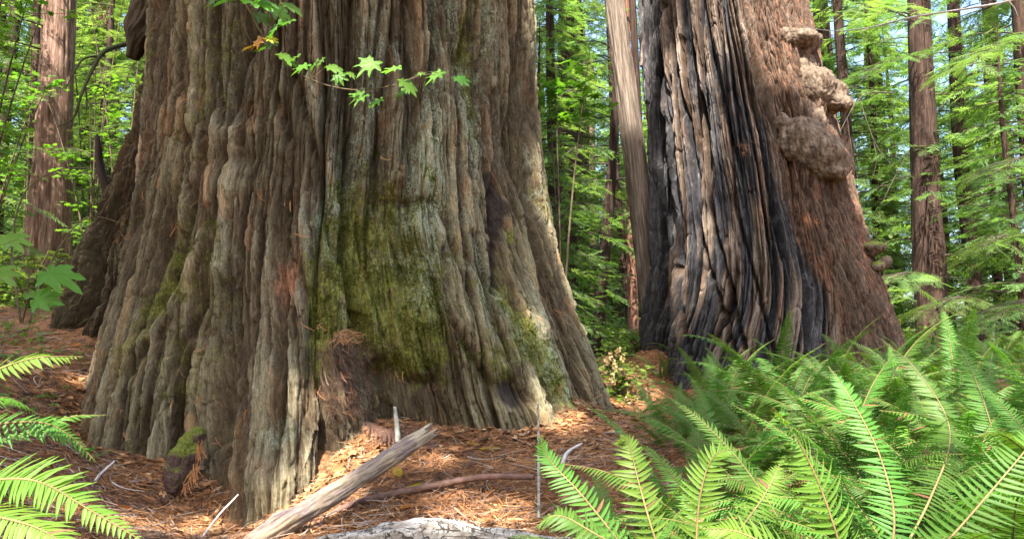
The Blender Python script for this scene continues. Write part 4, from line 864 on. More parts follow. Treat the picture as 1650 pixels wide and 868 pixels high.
FERNS += [(880,2.8,.5,13,.4),(1080,2.15,.55,14,.8),(1250,2.1,.6,14,.8),(1180,2.75,.7,15,.4),(1330,2.9,.8,16,.3),(960,3.4,.45,12,.2),(1190,8.2,.9,14,0),(1260,8.2,.9,14,0),(1350,8,.9,14,0),(1430,8,.9,14,0),(1520,8.1,.9,14,0),(1610,8.1,.9,14,0),(1700,8,.9,14,0),(1110,6.8,.8,14,0),(1160,5.5,.9,14,.1),(1720,5.2,1,14,.1),(1740,6.5,1,14,.1),(1080,5.0,.7,13,.1),(1370,4.2,.95,15,.1),(1570,3.1,.85,15,.2),(1420,3.0,.8,15,.3),(900,3.1,.55,12,.3),(1000,3.0,.62,14,.5),(1130,2.5,.75,14,.6),(1220,2.4,.76,18,.5),(1500,2.25,.85,14,.4),(1400,2.25,.8,16,.4),(1000,2.35,.66,15,.6),(1150,2.2,.66,15,.6),(1680,2.5,.9,16,.3),(1560,2.6,.9,14,.3),(1380,2.75,.85,14,.3),(940,2.3,.55,12,.5),(1440,2.2,.8,14,.5),(1700,2.15,.9,14,.3),(1120,3.0,.8,14,.4),(1280,2.9,.85,14,.4),(1620,2.8,.9,14,.3),(1060,3.6,.55,12,.3),(1240,3.8,.9,15,.2),(1450,3.8,.95,15,.2),(1600,4.0,1,15,.2),(1330,4.9,1,15,.1),(1480,5.0,1,15,.1),(1200,5.2,.95,15,.1),(1610,5.1,1,15,.1),(1290,6.5,1,14,.1),(1400,6.5,1,14,.1),(1510,6.6,1,14,.1),(1180,6.6,.9,14,0)]
for px, Y, s_, n, b in FERNS:
    if Y > 3.2: s_ *= .80
    b *= .5
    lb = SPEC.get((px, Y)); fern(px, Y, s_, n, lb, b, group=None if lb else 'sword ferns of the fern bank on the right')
# hand placed fronds
def hero_fern(label, crown, fronds, seed=0):
    c = np.array(at(*crown)); root = empty('sword_fern', c); tag(root, label, 'fern')
    for k, (pl, W, br) in enumerate(fronds):
        pts = [c]+[at(*p) for p in pl]
        o = frond_mesh('frond', pts, W, seed+k, mats=[M_fernl if br else M_fern, M_rach, M_dead], normal=(.0, -.55, 1), start=.2, parent=root); to_local(o, root)
    return root
hero_fern('sword fern reaching in from the left edge below the maple leaves', (-190,800,1.75), [
    ([(-120,690,1.72),(-40,615,1.7),(50,578,1.72),(132,574,1.78)], .075, 1), ([(-120,740,1.8),(-30,690,1.8),(60,680,1.85),(110,700,1.9),(156,745,1.95)], .080, 0),
    ([(-60,730,2.0),(40,700,2.2),(110,672,2.35),(170,668,2.45)], .05, 0), ([(-100,800,1.5),(-20,775,1.5),(60,775,1.5),(140,818,1.5),(245,880,1.48)], .085, 1), ([(-120,860,1.4),(-40,830,1.4),(60,850,1.35),(130,900,1.3)], .085, 1),
    ([(-150,720,1.8),(-70,650,1.95),(10,640,2.1),(60,665,2.2)], .07, 0)], 300)
hero_fern('sword fern with one tall straight bright frond curving over the bottom right ferns', (1385,1010,1.75), [
    ([(1360,900,1.72),(1320,780,1.72),(1280,700,1.7),(1245,655,1.62)], .10, 1), ([(1440,860,1.9),(1420,740,2.1),(1370,640,2.25),(1335,590,2.35)], .075, 0),
    ([(1500,800,2.2),(1530,690,2.5),(1480,600,2.7),(1420,545,2.8)], .085, 0), ([(1500,900,1.7),(1640,740,1.8),(1700,660,1.9)], .09, 0), ([(1300,920,1.7),(1200,860,1.7),(1130,850,1.75)], .085, 1)], 340)
hero_fern('sword fern arching beside the white log with sunlit yellow green fronds', (1110,1010,2.0), [
    ([(1120,900,1.95),(1128,800,1.95),(1150,735,1.95),(1192,722,1.95)], .072, 1), ([(1060,880,2.0),(1030,780,2.05),(1015,720,2.1),(1000,700,2.1)], .072, 1), ([(1020,900,2.1),(940,800,2.2),(885,740,2.3),(868,700,2.3)], .072, 0),
    ([(1060,920,2.),(960,860,2.),(900,830,2.05),(860,850,2.1)], .08, 0), ([(1160,900,2),(1230,800,2.2),(1260,740,2.3)], .085, 1)], 380)
# ------------------------------------------------------------------ maples and other broad leaves
M_maple = leafmat('maple leaf', (.06, .17, .018), (.135, .29, .035), .5, .5)
M_mapleY = leafmat('yellow maple leaf', (.45, .34, .03), (.60, .45, .06), .45, .5)
M_mapleO = leafmat('orange maple leaf', (.42, .12, .015), (.60, .30, .03), .4, .5)
M_stem = plain('maple stem', (.045, .035, .02), (.13, .10, .05), 10)
def maple_leaf(detail=True, seed=0):
    r_ = np.random.default_rng(seed); lob = [(0, 1.0), (36, .9), (76, .80), (118, .52)]; out = []
    pts = []
    for i, (a, L) in enumerate(lob):
        L *= r_.uniform(.94, 1.05)
        if i > 0: pts.append((a-18 if i < 3 else a-22, .50 if i < 3 else .42))
        if detail: pts += [(a-9, L*.66), (a-7, L*.80)] if i else []
        pts.append((a, L))
        if detail: pts += [(a+7, L*.80), (a+9, L*.66)]
    pts.append((150, .22)); pts.append((180, .06))
    right = [(math.cos(R(a))*r, math.sin(R(a))*r) for a, r in pts]; left = [(x, -y) for x, y in right[:0:-1]]
    ring = right+left[1:] if True else right
    V = [(0, 0, 0)]+[(x, y, .12*abs(y)-.22*(x*x+y*y)*r_.uniform(.5, 1)+.05*math.sin(9*math.atan2(y, x))) for x, y in ring]
    # mid ring gives the fold along the veins
    n = len(ring); F = [(0, 1+i, 1+(i+1) % n) for i in range(n)]
    V = np.array(V); V[:, 0] += .0
    return V, np.array(F)
ML = [maple_leaf(True, k) for k in range(3)]; MS = maple_leaf(False, 5)
def leaf_spray_branch(name, label, stems, leaves, cat='branch', lab_special=None, mats=None, group=None):
    """stems: list of (3D points, radius); leaves: (position, size, yaw heading vector, normal, material)"""
    root = empty(name, stems[0][0][0]); tag(root, label, cat, group); st = MB()
    for pl, r_ in stems: st.tube(spline(pl, 20), np.linspace(r_, r_*.45, 20), 6, tint=.5, cap=False)
    to_local(st.build('stem', [M_stem], root), root)
    for i, (p, sz, X, N, m, base) in enumerate(leaves):
        X = np.array(X, float)[None]; N = np.array(N, float)[None]; rot = frames(X, N); V, F = scatter(*ML[i % 3], rot, np.array([sz]), np.array([p])); mb = MB(); mb.add(V, None, F, 0, rng.uniform(.2, .9))
        if base is not None: mb.tube(spline([base, (np.array(base)+p)/2+[0, 0, .01], p], 5), .0012, 4, mi=1, cap=False, tint=.5)
        o = to_local(mb.build('leaf', [m, M_stem], root, smooth=False), root)
        if m is M_mapleO: o['label'] = 'orange and yellow leaf'
        elif m is M_mapleY: o['label'] = 'yellow leaf'
    return root
def near_leaf(px, py, szpx, Y, base=None, m=None, face=.55, head=None):
    p = at(px, py, Y); s_ = szpx*Y/F_PX*.74; h = head if head is not None else rng.uniform(-1, 1)
    X = (rng.choice([-1, 1])*rng.uniform(.4, 1) if head is None else head, rng.uniform(-.3, .2), rng.uniform(-.75, -.1))
    N = np.array([rng.normal(0, .25), -face, 1-.3*face]); b = None if base is None else at(*base)
    return (p, s_, X, N, m or M_maple, b)
Yb = 2.7; mst = [(360,-40,Yb),(398,10,Yb),(425,60,Yb),(462,105,Yb),(500,128,Yb),(545,142,Yb),(590,145,Yb),(640,136,Yb),(672,122,Yb)]
lv = [(375,-2,52),(410,4,60),(440,12,56),(462,8,44),(448,40,50),(470,34,40),(440,72,52),(455,90,44),(478,92,40),(492,106,42),(415,24,40),(510,100,34),(532,108,36),(545,122,30),(520,96,26),(600,100,54),(640,110,40),(650,132,48),(655,145,40),(585,152,44),(612,162,36),(708,118,46),(738,126,34),(568,152,22),(563,118,20),(680,118,18),(430,-10,50),(395,-12,50),(345,0,30)]
L_ = []
for x, y, s_ in lv:
    b = min(mst, key=lambda q: (q[0]-x)**2+(q[1]-y)**2); L_.append(near_leaf(x, y, s_, Yb+rng.uniform(-.08, .08), b))
L_.append(near_leaf(420, 66, 40, Yb, (440,80,Yb), M_mapleO, .9, -1)); L_.append(near_leaf(408, 74, 30, Yb, None, M_mapleY, .5, -1)); L_.append(near_leaf(432, 62, 26, Yb-.03, None, M_mapleY, .8, 1))
leaf_spray_branch('maple_branch', 'maple branch with green lobed leaves hanging in front of the left giant', [([at(*p) for p in mst], .0042), ([at(398,10,Yb), at(440,12,Yb), at(480,-10,Yb)], .003), ([at(398,10,Yb), at(395,45,Yb), at(405,68,Yb)], .002), ([at(640,136,Yb), at(690,120,Yb), at(735,125,Yb)], .0018), ([at(500,128,Yb), at(530,105,Yb)], .0015), ([at(590,145,Yb), at(600,110,Yb)], .0015)], L_)
Yc = 2.6; L_ = [near_leaf(x, y, s_, Yc+dy, b, m, f, h) for x, y, s_, dy, b, m, f, h in [(80,440,80,0,(40,470,Yc),None,.5,1),(52,474,62,.05,(0,470,Yc),None,.35,1),(10,382,60,.1,None,None,.3,1),(60,482,55,-.02,None,M_maple,.9,1),(-10,440,60,0,None,None,.5,1)]]
leaf_spray_branch('maple_sapling', 'close maple sapling with broad green leaves at the left edge', [([at(-120,478,Yc), at(-40,473,Yc), at(20,468,Yc), at(60,462,Yc)], .003), ([at(36,520,2.9), at(44,480,2.8), at(46,430,2.8), at(35,380,2.8)], .004), ([at(-60,420,Yc), at(-10,400,Yc), at(30,385,Yc)], .002)], L_)
# tiers of maple leaves, farther off
def maple_shrub(label, x, Y, H, W, n, size, seed, mat=None, group=None, stems=4, name='vine_maple', z0=None, zl=.25):
    r_ = np.random.default_rng(seed); g = float(gz(x, Y)); root = empty(name, (x, Y, g)); tag(root, label, 'shrub', group); st = MB(); P = []; X = []; ti = []
    for s_ in range(stems):
        a = r_.uniform(0, 6.28); e = np.array([math.cos(a)*W*r_.uniform(.4, .9), math.sin(a)*W*.7*r_.uniform(.3, .9), H*r_.uniform(.7, 1)]); q = np.linspace(0, 1, 12)[:, None]
        pl = np.array([x, Y, g-.1])+q**[1.4, 1.4, .8]*e; st.tube(pl, np.linspace(.022, .004, 12), 6, tint=.5, cap=False)
        m = n//stems
        for k in range(max(6, m//12)):
            f = r_.uniform(zl, 1); p0 = np.array([np.interp(f, q[:, 0], pl[:, c_]) for c_ in range(3)]); az = r_.uniform(0, 6.28); l = W*.55*r_.uniform(.4, 1); tip = p0+[l*math.cos(az), l*math.sin(az), r_.uniform(-.1, .15)*l]
            st.tube(np.array([p0, (p0+tip)/2+[0, 0, .05*l], tip]), np.array([.006, .004, .002]), 4, tint=.5, cap=False)
            for j in range(12):
                u = r_.uniform(.25, 1.05); P.append(p0+(tip-p0)*u+[r_.normal(0, .10), r_.normal(0, .10), r_.normal(0, .035)]); aa = r_.uniform(0, 6.28); X.append((math.cos(aa), math.sin(aa), -.25)); ti.append(r_.random())
    n_ = len(P); rot = frames(np.array(X), np.stack([r_.normal(0, .28, n_), r_.normal(-.15, .28, n_), np.ones(n_)], -1)); V, F = scatter(*MS, rot, size*r_.uniform(.6, 1.2, n_), np.array(P)); mb = MB(); mb.add(V, None, F, 0, np.repeat(ti, len(MS[0])))
    to_local(st.build('stem', [M_stem], root), root); to_local(mb.build('foliage', [mat or M_maple], root, smooth=False), root); return root
def xat(px, Y): d_ = ray(px, 540); return d_[0]/d_[1]*Y
for i, (px, Y, H, W, n, lab) in enumerate([(140,12,5.2,1.3,150,'tall vine maple with tiered green leaves before the sunlit pinkish redwood trunk'), (-40,9.5,4.2,1.2,160,'vine maple at the left edge with bright leaf tiers'), (185,11.5,7.5,1.5,300,'vine maple close to the left flank of the giant, reaching the top'), (30,16.5,9.5,2.2,520,'high vine maple with yellow green leaves at the upper left'), (-60,8,5,1.2,500,'vine maple partly outside the left edge'),
                                       (130,14,9.5,2,420,'tallest vine maple far behind at the upper left')]):
    maple_shrub(lab, xat(px, Y), Y, H, W, n, .085, 500+i, M_folb if i in (3, 5) else M_maple)
for i, (px, Y, H, W, n, lab) in enumerate([(905,8.6,5.6,.55,160,'slim vine maple with bright leaves at the top of the gap')]):
    maple_shrub(lab, xat(px, Y), Y, H, W, n, .10, 520+i, M_maple, stems=3, zl=.72)
# leafy undergrowth
M_under = leafmat('undergrowth leaf', (.06, .13, .02), (.20, .28, .05), .45, .5)
M_tan = leafmat('dry seed heads', (.22, .14, .07), (.45, .33, .19), .3, .8)
sh = maple_shrub('low leafy shrub with tan withered flower heads in the gap between the giants', xat(992, 8.2), 8.2, .62, .42, 260, .055, 530, M_under, name='flowering_shrub', stems=6, zl=.1)
r_ = np.random.default_rng(5)
for px, py in [(985,572),(995,566),(978,582),(990,590),(1003,578),(1004,600),(972,600),(985,612),(1012,640),(1018,655)]:
    mb = MB(); c = at(px, py, 8.0); k = 30; P_ = c+r_.normal(0, 1, (k, 3))*[.013, .013, .03]; V, F = scatter(*MS, frames(r_.normal(size=(k, 3)), r_.normal(size=(k, 3))), r_.uniform(.02, .035, k), P_); mb.add(V, None, F, 0, np.repeat(r_.random(k), len(MS[0])))
    to_local(mb.build('seed_head', [M_tan], sh, smooth=False), sh)
gc = 'low green shrubs along the forest floor behind'
for i in range(34):
    if i < 14: px = rng.uniform(1350, 1700); Y = rng.uniform(10.5, 17)
    elif i < 24: px = rng.uniform(900, 1045); Y = rng.uniform(9.5, 16)
    else: px = rng.uniform(-60, 150); Y = rng.uniform(8.5, 13)
    maple_shrub('low leafy green shrub on the forest floor behind the giants', xat(px, Y), Y, rng.uniform(.4, 1.0), rng.uniform(.5, .9), 230, .07, 540+i, M_under, gc, stems=5, zl=.1)
# ground cover at the left slope
P = []; 
while len(P) < 900:
    px = rng.uniform(-80, 190); Y = rng.uniform(4.8, 9.5); x = xat(px, Y); z = float(gz(x, Y))
    if pn(x*1.6, Y*1.6, 7) > .0 and not inside(GL, np.array([x]), np.array([Y]), np.array([z]), -.1)[0]: P.append((x, Y, z+rng.uniform(.02, .10)))
P = np.array(P); n = len(P); a = rng.uniform(0, 6.28, n); rot = frames(np.stack([np.cos(a), np.sin(a), rng.normal(0, .2, n)], -1), np.stack([rng.normal(0, .3, n), rng.normal(-.2, .3, n), np.ones(n)], -1)); V, F = scatter(*MS, rot, rng.uniform(.02, .05, n), P)
mb = MB(); mb.add(V, None, F, 0, np.repeat(rng.random(n), len(MS[0]))); tag(mb.build('ground_cover', [M_maple], smooth=False), 'small green herbs creeping over the needle covered slope on the left', kind='stuff')
# ------------------------------------------------------------------ branches, logs, sticks
t = NT('weathered branch wood'); P = t.uv()
n1 = t.noise(t.scale(P, (75, 6, 1)), 1, 7, .75); n2 = t.noise(t.scale(P, (5, 3, 1)), 1, 5, .7)
c = t.mix(t.ss(n2, .42, .56), t.ramp(n1, [(.38, (.10, .07, .062)), (.6, (.31, .24, .22))]), t.ramp(n1, [(.35, (.12, .08, .05)), (.5, (.32, .245, .165)), (.66, (.46, .39, .29))]))
c = t.mix(t.ss(t.attr('bare'), .3, .6), c, t.ramp(n1, [(.3, (.16, .10, .06)), (.48, (.38, .30, .20)), (.7, (.52, .45, .34))]))
M_log = t.fin(c, .8, t.bump(n1, .8, .012), .25)
t = NT('cracked pale bark'); P = t.uv()
n1 = t.noise(t.scale(P, (30, 8, 1)), 1, 5, .6); k1 = t.math('ABSOLUTE', t.math('SUBTRACT', t.noise(t.scale(P, (17, 6, 1)), 1, 3, .5, .6), .5)); k2 = t.math('ABSOLUTE', t.math('SUBTRACT', t.noise(t.scale(P, (9, 19, 1)), 1.3, 3, .5, .8), .5)); cr = t.math('MULTIPLY', t.ss(k1, .0, .022), t.ss(k2, .0, .016))
c = t.mix(cr, (.10, .08, .065), t.ramp(n1, [(.38, (.24, .20, .165)), (.58, (.50, .46, .41))]))
M_white = t.fin(c, .85, t.bump(t.math('MULTIPLY_ADD', cr, 1.0, n1), 1, .012), .2)
def log(name, label, pts, rad, mat, seed, n=56, rows=140, rough=.10, flute=.05, bare=None, cat='branch', jag=.0, knots=()):
    pts = spline(pts, rows); L = np.concatenate([[0], np.cumsum(np.linalg.norm(np.diff(pts, axis=0), axis=1))]); T = np.gradient(pts, axis=0); T /= np.linalg.norm(T, axis=1)[:, None]
    A_ = np.cross(T, [0, 0, 1.0]); A_ /= np.linalg.norm(A_, axis=1)[:, None]; B_ = np.cross(A_, T); th = np.linspace(0, 2*np.pi, n, endpoint=False); rad = np.interp(np.linspace(0, 1, rows), np.linspace(0, 1, len(rad)), rad)
    ct, s_t = np.cos(th)[None], np.sin(th)[None]; q = L[:, None]/rad.mean()
    r = rad[:, None]*(1+rough*fbm(ct*1.2+seed, s_t*1.2, q*.3, 4)-flute*np.exp(-np.abs(pn(ct*4+seed, s_t*4, q*.12))/.12)-flute*.6*np.exp(-np.abs(pn(ct*9+seed, s_t*9, q*.3))/.12))
    bt = np.zeros_like(r)
    if bare is not None:
        bt = sstep(-.1, .1, -s_t*.55-ct*.75*bare+.35*pn(ct*2+seed, s_t*2, q*.35)-.25+.0*q); bt = np.maximum(bt, sstep(L[-1]-.16, L[-1]-.10, L[:, None]+.06*pn(ct*3, s_t*3, 0))); r = r*(1-.10*bt)
    for kf, ka, kr in knots: r += kr*np.exp(-((L[:, None]-kf*L[-1])/(kr*1.6))**2-(((th[None]-ka+np.pi) % (2*np.pi)-np.pi)*rad[:, None]/(kr*1.6))**2)-kr*.9*np.exp(-((L[:, None]-kf*L[-1])/(kr*.6))**2-(((th[None]-ka+np.pi) % (2*np.pi)-np.pi)*rad[:, None]/(kr*.6))**2)
    C = pts[:, None]+np.zeros((1, n, 1))
    if jag: C = C+T[:, None]*(jag*pn(ct*5+seed, s_t*5, .3)*sstep(.9, 1, L/L[-1])[:, None])[..., None]
    V = C+r[..., None]*(ct[..., None]*A_[:, None]+s_t[..., None]*B_[:, None]); V = V.reshape(-1, 3)
    V = np.vstack([V, pts[0], pts[-1]-T[-1]*.03]); i = np.arange(rows-1)[:, None]*n; j = np.arange(n)[None]; k = (j+1) % n; Q = np.stack([i+j, i+n+j, i+n+k, i+k], -1).reshape(-1, 4)
    j = np.arange(n); k = (j+1) % n; e = (rows-1)*n; Tt = np.vstack([np.stack([np.full(n, rows*n), j, k], -1), np.stack([np.full(n, rows*n+1), e+k, e+j], -1)])
    uv = np.stack([np.broadcast_to(np.where(th < np.pi, th, 2*np.pi-th)[None]*rad.mean(), r.shape).ravel(), np.broadcast_to(L[:, None], r.shape).ravel()], -1); uv = np.vstack([uv, [0, 0], [0, L[-1]]])
    o = build(name, V, [Q, Tt], [mat], None, True, None, {'bare': np.append(bt.ravel(), [1, 1]), 'tint': np.full(len(V), .5)}, uv); return tag(o, label, cat)
log('fallen_branch', 'thick dead branch with half stripped bark and a splintered pale end propped on the litter', [at(300,960,3.85), at(405,878,3.95), at(520,806,4.15), at(610,750,4.35), at(692,695,4.55)], [.070,.067,.063,.058,.053], M_log, 2.0, bare=1.0, jag=.10, rough=.16, flute=.11, knots=((.36, 2.6, .035), (.72, 4.0, .03)))
log('white_log', 'pale fallen log with cracked bark along the bottom edge', [at(505,880,3.75), at(600,868,3.72), at(700,866,3.7), at(790,872,3.7), at(910,880,3.65), at(1010,890,3.6)], [.04,.055,.105,.07,.05,.04], M_white, 7.0, rough=.28, flute=.12)
log('curved_stick', 'long curved brown stick lying from under the thick branch to the ferns', [at(500,845,4.35), at(560,815,4.4), at(620,798,4.45), at(700,782,4.5), at(780,768,4.5), at(862,768,4.45)], [.012,.022,.022,.023,.020,.018], plain('brown stick', (.09,.045,.035), (.21,.12,.09), 14), 3.0, n=16, rough=.08)
M_pale = plain('pale twig', (.30, .25, .21), (.60, .56, .52), 30); M_birch = plain('lichened twig', (.08, .06, .045), (.40, .40, .34), 25, stretch=(1, 1, .5))
def stick(label, pts, r, mat, seed=0): return log('twig', label, [at(*p) for p in pts], [r, r*.95, r*.6], mat, seed, n=12, rows=40, rough=.2, flute=.03, cat='twig')
stick('short upright lichened twig standing in the litter behind the thick branch', [(641,712,5.0),(640,690,5.02),(636,655,5.05)], .020, M_birch, 1)
stick('tall thin white twig standing upright left of the ferns', [(868,835,4.15),(868,740,4.4),(867,650,4.6)], .010, M_birch, 2)
stick('slender pale twig pointing up beside the front root', [(325,866,4.1),(352,830,4.25),(384,796,4.35)], .007, M_pale, 3)
stick('pale bent twig among litter and ferns', [(905,750,4.6),(915,728,4.7),(938,714,4.8)], .013, M_pale, 4)
stick('short brown stick behind the ferns left tips', [(880,768,4.5),(910,758,4.55),(958,748,4.6)], .018, plain('russet stick', (.12,.06,.04), (.25,.14,.09)), 5)
stick('grey twig on the litter near the shrub', [(1045,700,6.0),(1075,712,5.9),(1095,722,5.8)], .012, M_pale, 6)
stick('light twig lying on the left litter below the slope', [(145,790,4.6),(160,765,4.7),(185,742,4.8)], .009, M_pale, 7)
stick('thin twig leaning in the hollow of the left giant', [(545,650,5.7),(560,640,5.72),(578,618,5.75)], .005, M_pale, 8)
# dead redwood sprays and bright fallen leaves
def fallen_leaf(label, px, py, Y, size, mat, yaw, ovate=True, seed=0):
    p = at(px, py, Y); x, y_ = p[0], p[1]; z = float(gz(x, y_))+.035; a = np.linspace(0, 1, 7); w = np.sin(a*np.pi)**.8*.2; V = []; Q = []
    for k in range(7): V += [(a[k]-.5, -w[k], .04), (a[k]-.5, 0, -.03+.12*(a[k]-.5)**2), (a[k]-.5, w[k], .05)]
    for k in range(6): b = 3*k; Q += [(b, b+3, b+4, b+1), (b+1, b+4, b+5, b+2)]
    N = gnormal(np.array([x]), np.array([y_])); X = np.array([[math.cos(yaw), math.sin(yaw), .1]]); X -= N*(X*N).sum(); V, Q = scatter(np.array(V), np.array(Q), frames(X, N+rng.normal(0, .25, (1, 3))), np.array([size]), np.array([[x, y_, z]]))
    return tag(build('fallen_leaf', V, [Q], [mat], None, False, None, {'tint': np.full(len(V), rng.random())}), label, 'leaf')
for a in [('yellow leaf just right of the propped thick branch', 641,768,4.75,.16,M_mapleY,2.0), ('pale yellow leaf lying below the curved stick', 664,790,4.55,.14,M_mapleY,.5), ('larger of two pale leaves on the litter right of the propped branch', 790,735,5.2,.17,M_mapleY,.2), ('smaller of two pale leaves on the litter right of the propped branch', 762,727,5.3,.14,M_mapleY,-.7), ('upright yellow leaf on the slope left of the trunk', 148,618,6.1,.14,M_mapleY,1.3),
          ('orange leaf high on the left slope', 124,546,7.0,.15,M_mapleO,.9), ('orange leaf on dark litter beside the white log', 655,815,4.3,.13,M_mapleO,.4), ('amber leaf low in the litter near the left ferns', 200,790,4.5,.14,M_mapleO,1.1), ('tan leaf near the tip of the curved stick', 868,788,4.3,.11,M_tan,2.2)]: fallen_leaf(*a)
M_purp = leafmat('withered spray', (.09, .045, .036), (.17, .09, .068), .1, .8)
root = empty('withered_spray', at(600,745,5.2)); tag(root, 'withered purplish redwood spray fanned over the litter behind the thick branch', 'dead foliage'); mb = MB(); sv, sq = spray(12, .03, True, 9)
for k in range(11):
    px = 545+k*12; p = at(px, 738-10*math.sin(k/10*3.1), 5.25); p[2] = float(gz(p[0], p[1]))+.10; X = np.array([[.55+.1*k, -.3-.05*k, -.35]]); V, F = scatter(sv, sq, frames(X, np.array([[.1, -.3, 1.]])), np.array([.34]), p[None]+rng.normal(0, .03, (1, 3))); mb.add(V, F, None, 0, np.full(len(V), rng.random()))
to_local(mb.build('sprigs', [M_purp], root, smooth=False), root)
# mossy lump beside the front root
t = NT('moss cushion'); P = t.geo(); n1 = t.noise(P, 55, 5, .75); n2 = t.noise(P, 7, 4, .6)
c = t.mix(t.ss(t.math('MULTIPLY_ADD', n2, .6, t.math('MULTIPLY', t.attr('moss'), .5)), .3, .48), t.ramp(n1, [(.3, (.05, .03, .025)), (.7, (.20, .13, .11))]), t.ramp(n1, [(.3, (.05, .07, .01)), (.5, (.17, .19, .035)), (.7, (.32, .33, .08))]))
M_moss = t.fin(c, .95, t.bump(n1, 1, .03), .1)
def kb(px, py, Y, rx, rz): return (at(px, py, Y), (rx*Y/F_PX, rx*.9*Y/F_PX, rz*Y/F_PX))
k = lumpy('mossy_knob', [kb(283,762,4.93,22,26), kb(290,738,4.95,22,22), kb(280,780,4.92,14,16), kb(300,712,5.0,14,13), kb(318,700,5.03,15,13), kb(308,735,5.0,20,20)], None, M_moss, 9, vox=.012, rough=.02, mossy=True)
tag(k, 'rounded moss covered wood knob at the left foot of the front root', 'knob')
mb = MB(); pts = []; X = []
for i in range(60):
    f = rng.random(); p = at(324-18*f**1.5-22*max(0, f-.7)+rng.normal(0, 3), 705+75*f, 4.85-.05*f); pts.append(p); X.append((rng.normal(-.1, .3), rng.normal(-.2, .2), -1))
pts = np.array(pts); n = len(pts); rot = frames(np.array(X), np.array([[.1, -1, .3]])+rng.normal(0, .3, (n, 3)))
V, F = scatter(*TPL[0], rot, rng.uniform(.05, .11, n), pts); mb.add(V, F, None, 0, np.repeat(rng.uniform(.4, .8, n), len(TPL[0][0]))); tag(mb.build('draped_needles', [M_litter]), 'orange needle strings draped between the mossy knob and the front root', kind='stuff')
# bare dead branches at the upper left, twig crossing the upper right, bark strip between trunks
mb = MB(); b = lambda *p: [at(*q) for q in p]
mb.tube(spline(b((215,68,7.9),(170,82,7.4),(150,110,7.2),(132,150,7.0),(118,190,7.0),(92,205,7.0)), 30), np.linspace(.030, .006, 30), 7); mb.tube(spline(b((168,90,7.4),(135,95,7.1),(118,120,7.0),(105,145,7.0)), 16), np.linspace(.016, .003, 16), 6)
mb.tube(spline(b((137,138,7.1),(140,165,7.1),(138,185,7.1)), 8), np.linspace(.012, .004, 8), 5)
to_local(mb.build('dead_branch', [bark_small('mossy dead wood', (.03,.035,.015), (.08,.09,.03), (.15,.15,.07))], treeL), treeL)
def twigthing(label, polys, r, mat):
    mb = MB()
    for i, pl in enumerate(polys): mb.tube(spline([at(*q) for q in pl], 24), np.linspace(r if i == 0 else r*.5, r*.3 if i == 0 else r*.15, 24), 6, tint=.5)
    return tag(mb.build('bare_twig', [mat]), label, 'twig')
twigthing('long bare pale twig crossing the upper right corner', [[(1700,-25,5),(1625,2,5),(1560,14,5.2),(1470,28,5.5),(1400,45,5.8),(1345,50,6.2),(1295,44,6.6)],[(1625,2,5),(1635,14,5),(1640,26,5)],[(1480,27,5.5),(1482,40,5.5)],[(1400,45,5.8),(1385,54,5.8)]], .011, M_pale)
twigthing('thin dark arching stem at the left before the sunlit trunk', [[(48,520,4.2),(60,470,4.2),(95,400,4.2),(140,350,4.2),(200,360,4.2)],[(60,470,4.2),(75,440,4.2)]], .007, M_stem)
twigthing('thin dark curving stem at the far left edge', [[(34,520,4.4),(22,440,4.4),(20,380,4.4),(40,310,4.4),(90,275,4.4),(150,270,4.4)]], .008, M_stem)
twigthing('drooping dark bare branch between the burls and the far right trunk', [[(1440,150,12),(1400,150,11.5),(1380,165,11.3),(1365,190,11.2),(1352,215,11.1)],[(1385,160,11.4),(1410,230,11.2),(1440,270,11.2),(1470,300,11.2)],[(1395,190,11.3),(1412,250,11.2),(1405,290,11.2)],[(1365,190,11.2),(1372,240,11.2),(1385,300,11.2)]], .014, M_limb)
mb = MB(); o = log('bark_strip', None, [at(1062,-20,9.6), at(1050,30,9.6), at(1040,70,9.6), at(1034,108,9.6)], [.09,.085,.07,.025], M_log, 4.0, n=24, rows=50, rough=.35, flute=.1)
del o['category']; o.parent = treeR; to_local(o, treeR)

o = log('hanging_slab', None, [at(262,-60,7.7), at(244,0,7.65), at(226,55,7.6), at(212,94,7.6)], [.20,.19,.16,.07], M_barkL, 6.0, n=60, rows=90, rough=.3, flute=.16)
del o['category']; o.parent = treeL; to_local(o, treeL)
# ------------------------------------------------------------------ unseen redwood canopy added for shade, its gaps shaped to let the sun through
# spots that the photograph shows in full sun: (px, py, distance, radius)
SUNNY = [(1130,760,2.2,.42),(1300,720,2.0,.40),(1560,820,2.0,.45),(940,800,2.4,.35),(80,800,1.6,.5),(60,600,1.8,.3),(1240,20,9.0,.6),(1330,150,9.1,.35),(1320,255,9.0,.35),(1180,60,8.8,.4),(1280,110,9.0,.3),(1110,180,8.9,.30),(1120,330,8.9,.22),(1130,480,8.7,.25),(1235,240,8.9,.10),(1360,420,9.2,.14),
         (1010,120,10.6,.35),(1020,330,10.6,.25),(870,40,7.4,.25),(880,130,7.3,.10),(560,720,5.1,.25),(760,830,4.2,.25),(470,830,4.4,.3),(900,690,5.8,.15),(1400,740,3.3,.35),(1600,640,4.5,.5),(1450,600,6.5,.5),(150,600,6.2,.15),(230,830,4.5,.25),(980,600,8.2,.5),(865,560,6.2,.02),(1250,780,2.4,.4),(700,740,5.0,.05)]
SP3 = np.array([at(*s_[:3]) for s_ in SUNNY]); SR = np.array([s_[3] for s_ in SUNNY])
def sun_blocked(P, marg=.18):
    """drop sprays that would stand between the sun and a sunny spot"""
    keep = np.ones(len(P), bool)
    for c, r_ in zip(SP3, SR):
        v = P-c; along = v@SUN_DIR; dist = np.linalg.norm(v-along[:, None]*SUN_DIR, axis=1); keep &= ~((along > 0) & (dist < r_+marg))
    return keep
M_can = leafmat('canopy foliage', (.04, .09, .02), (.12, .20, .04), .5, .5)
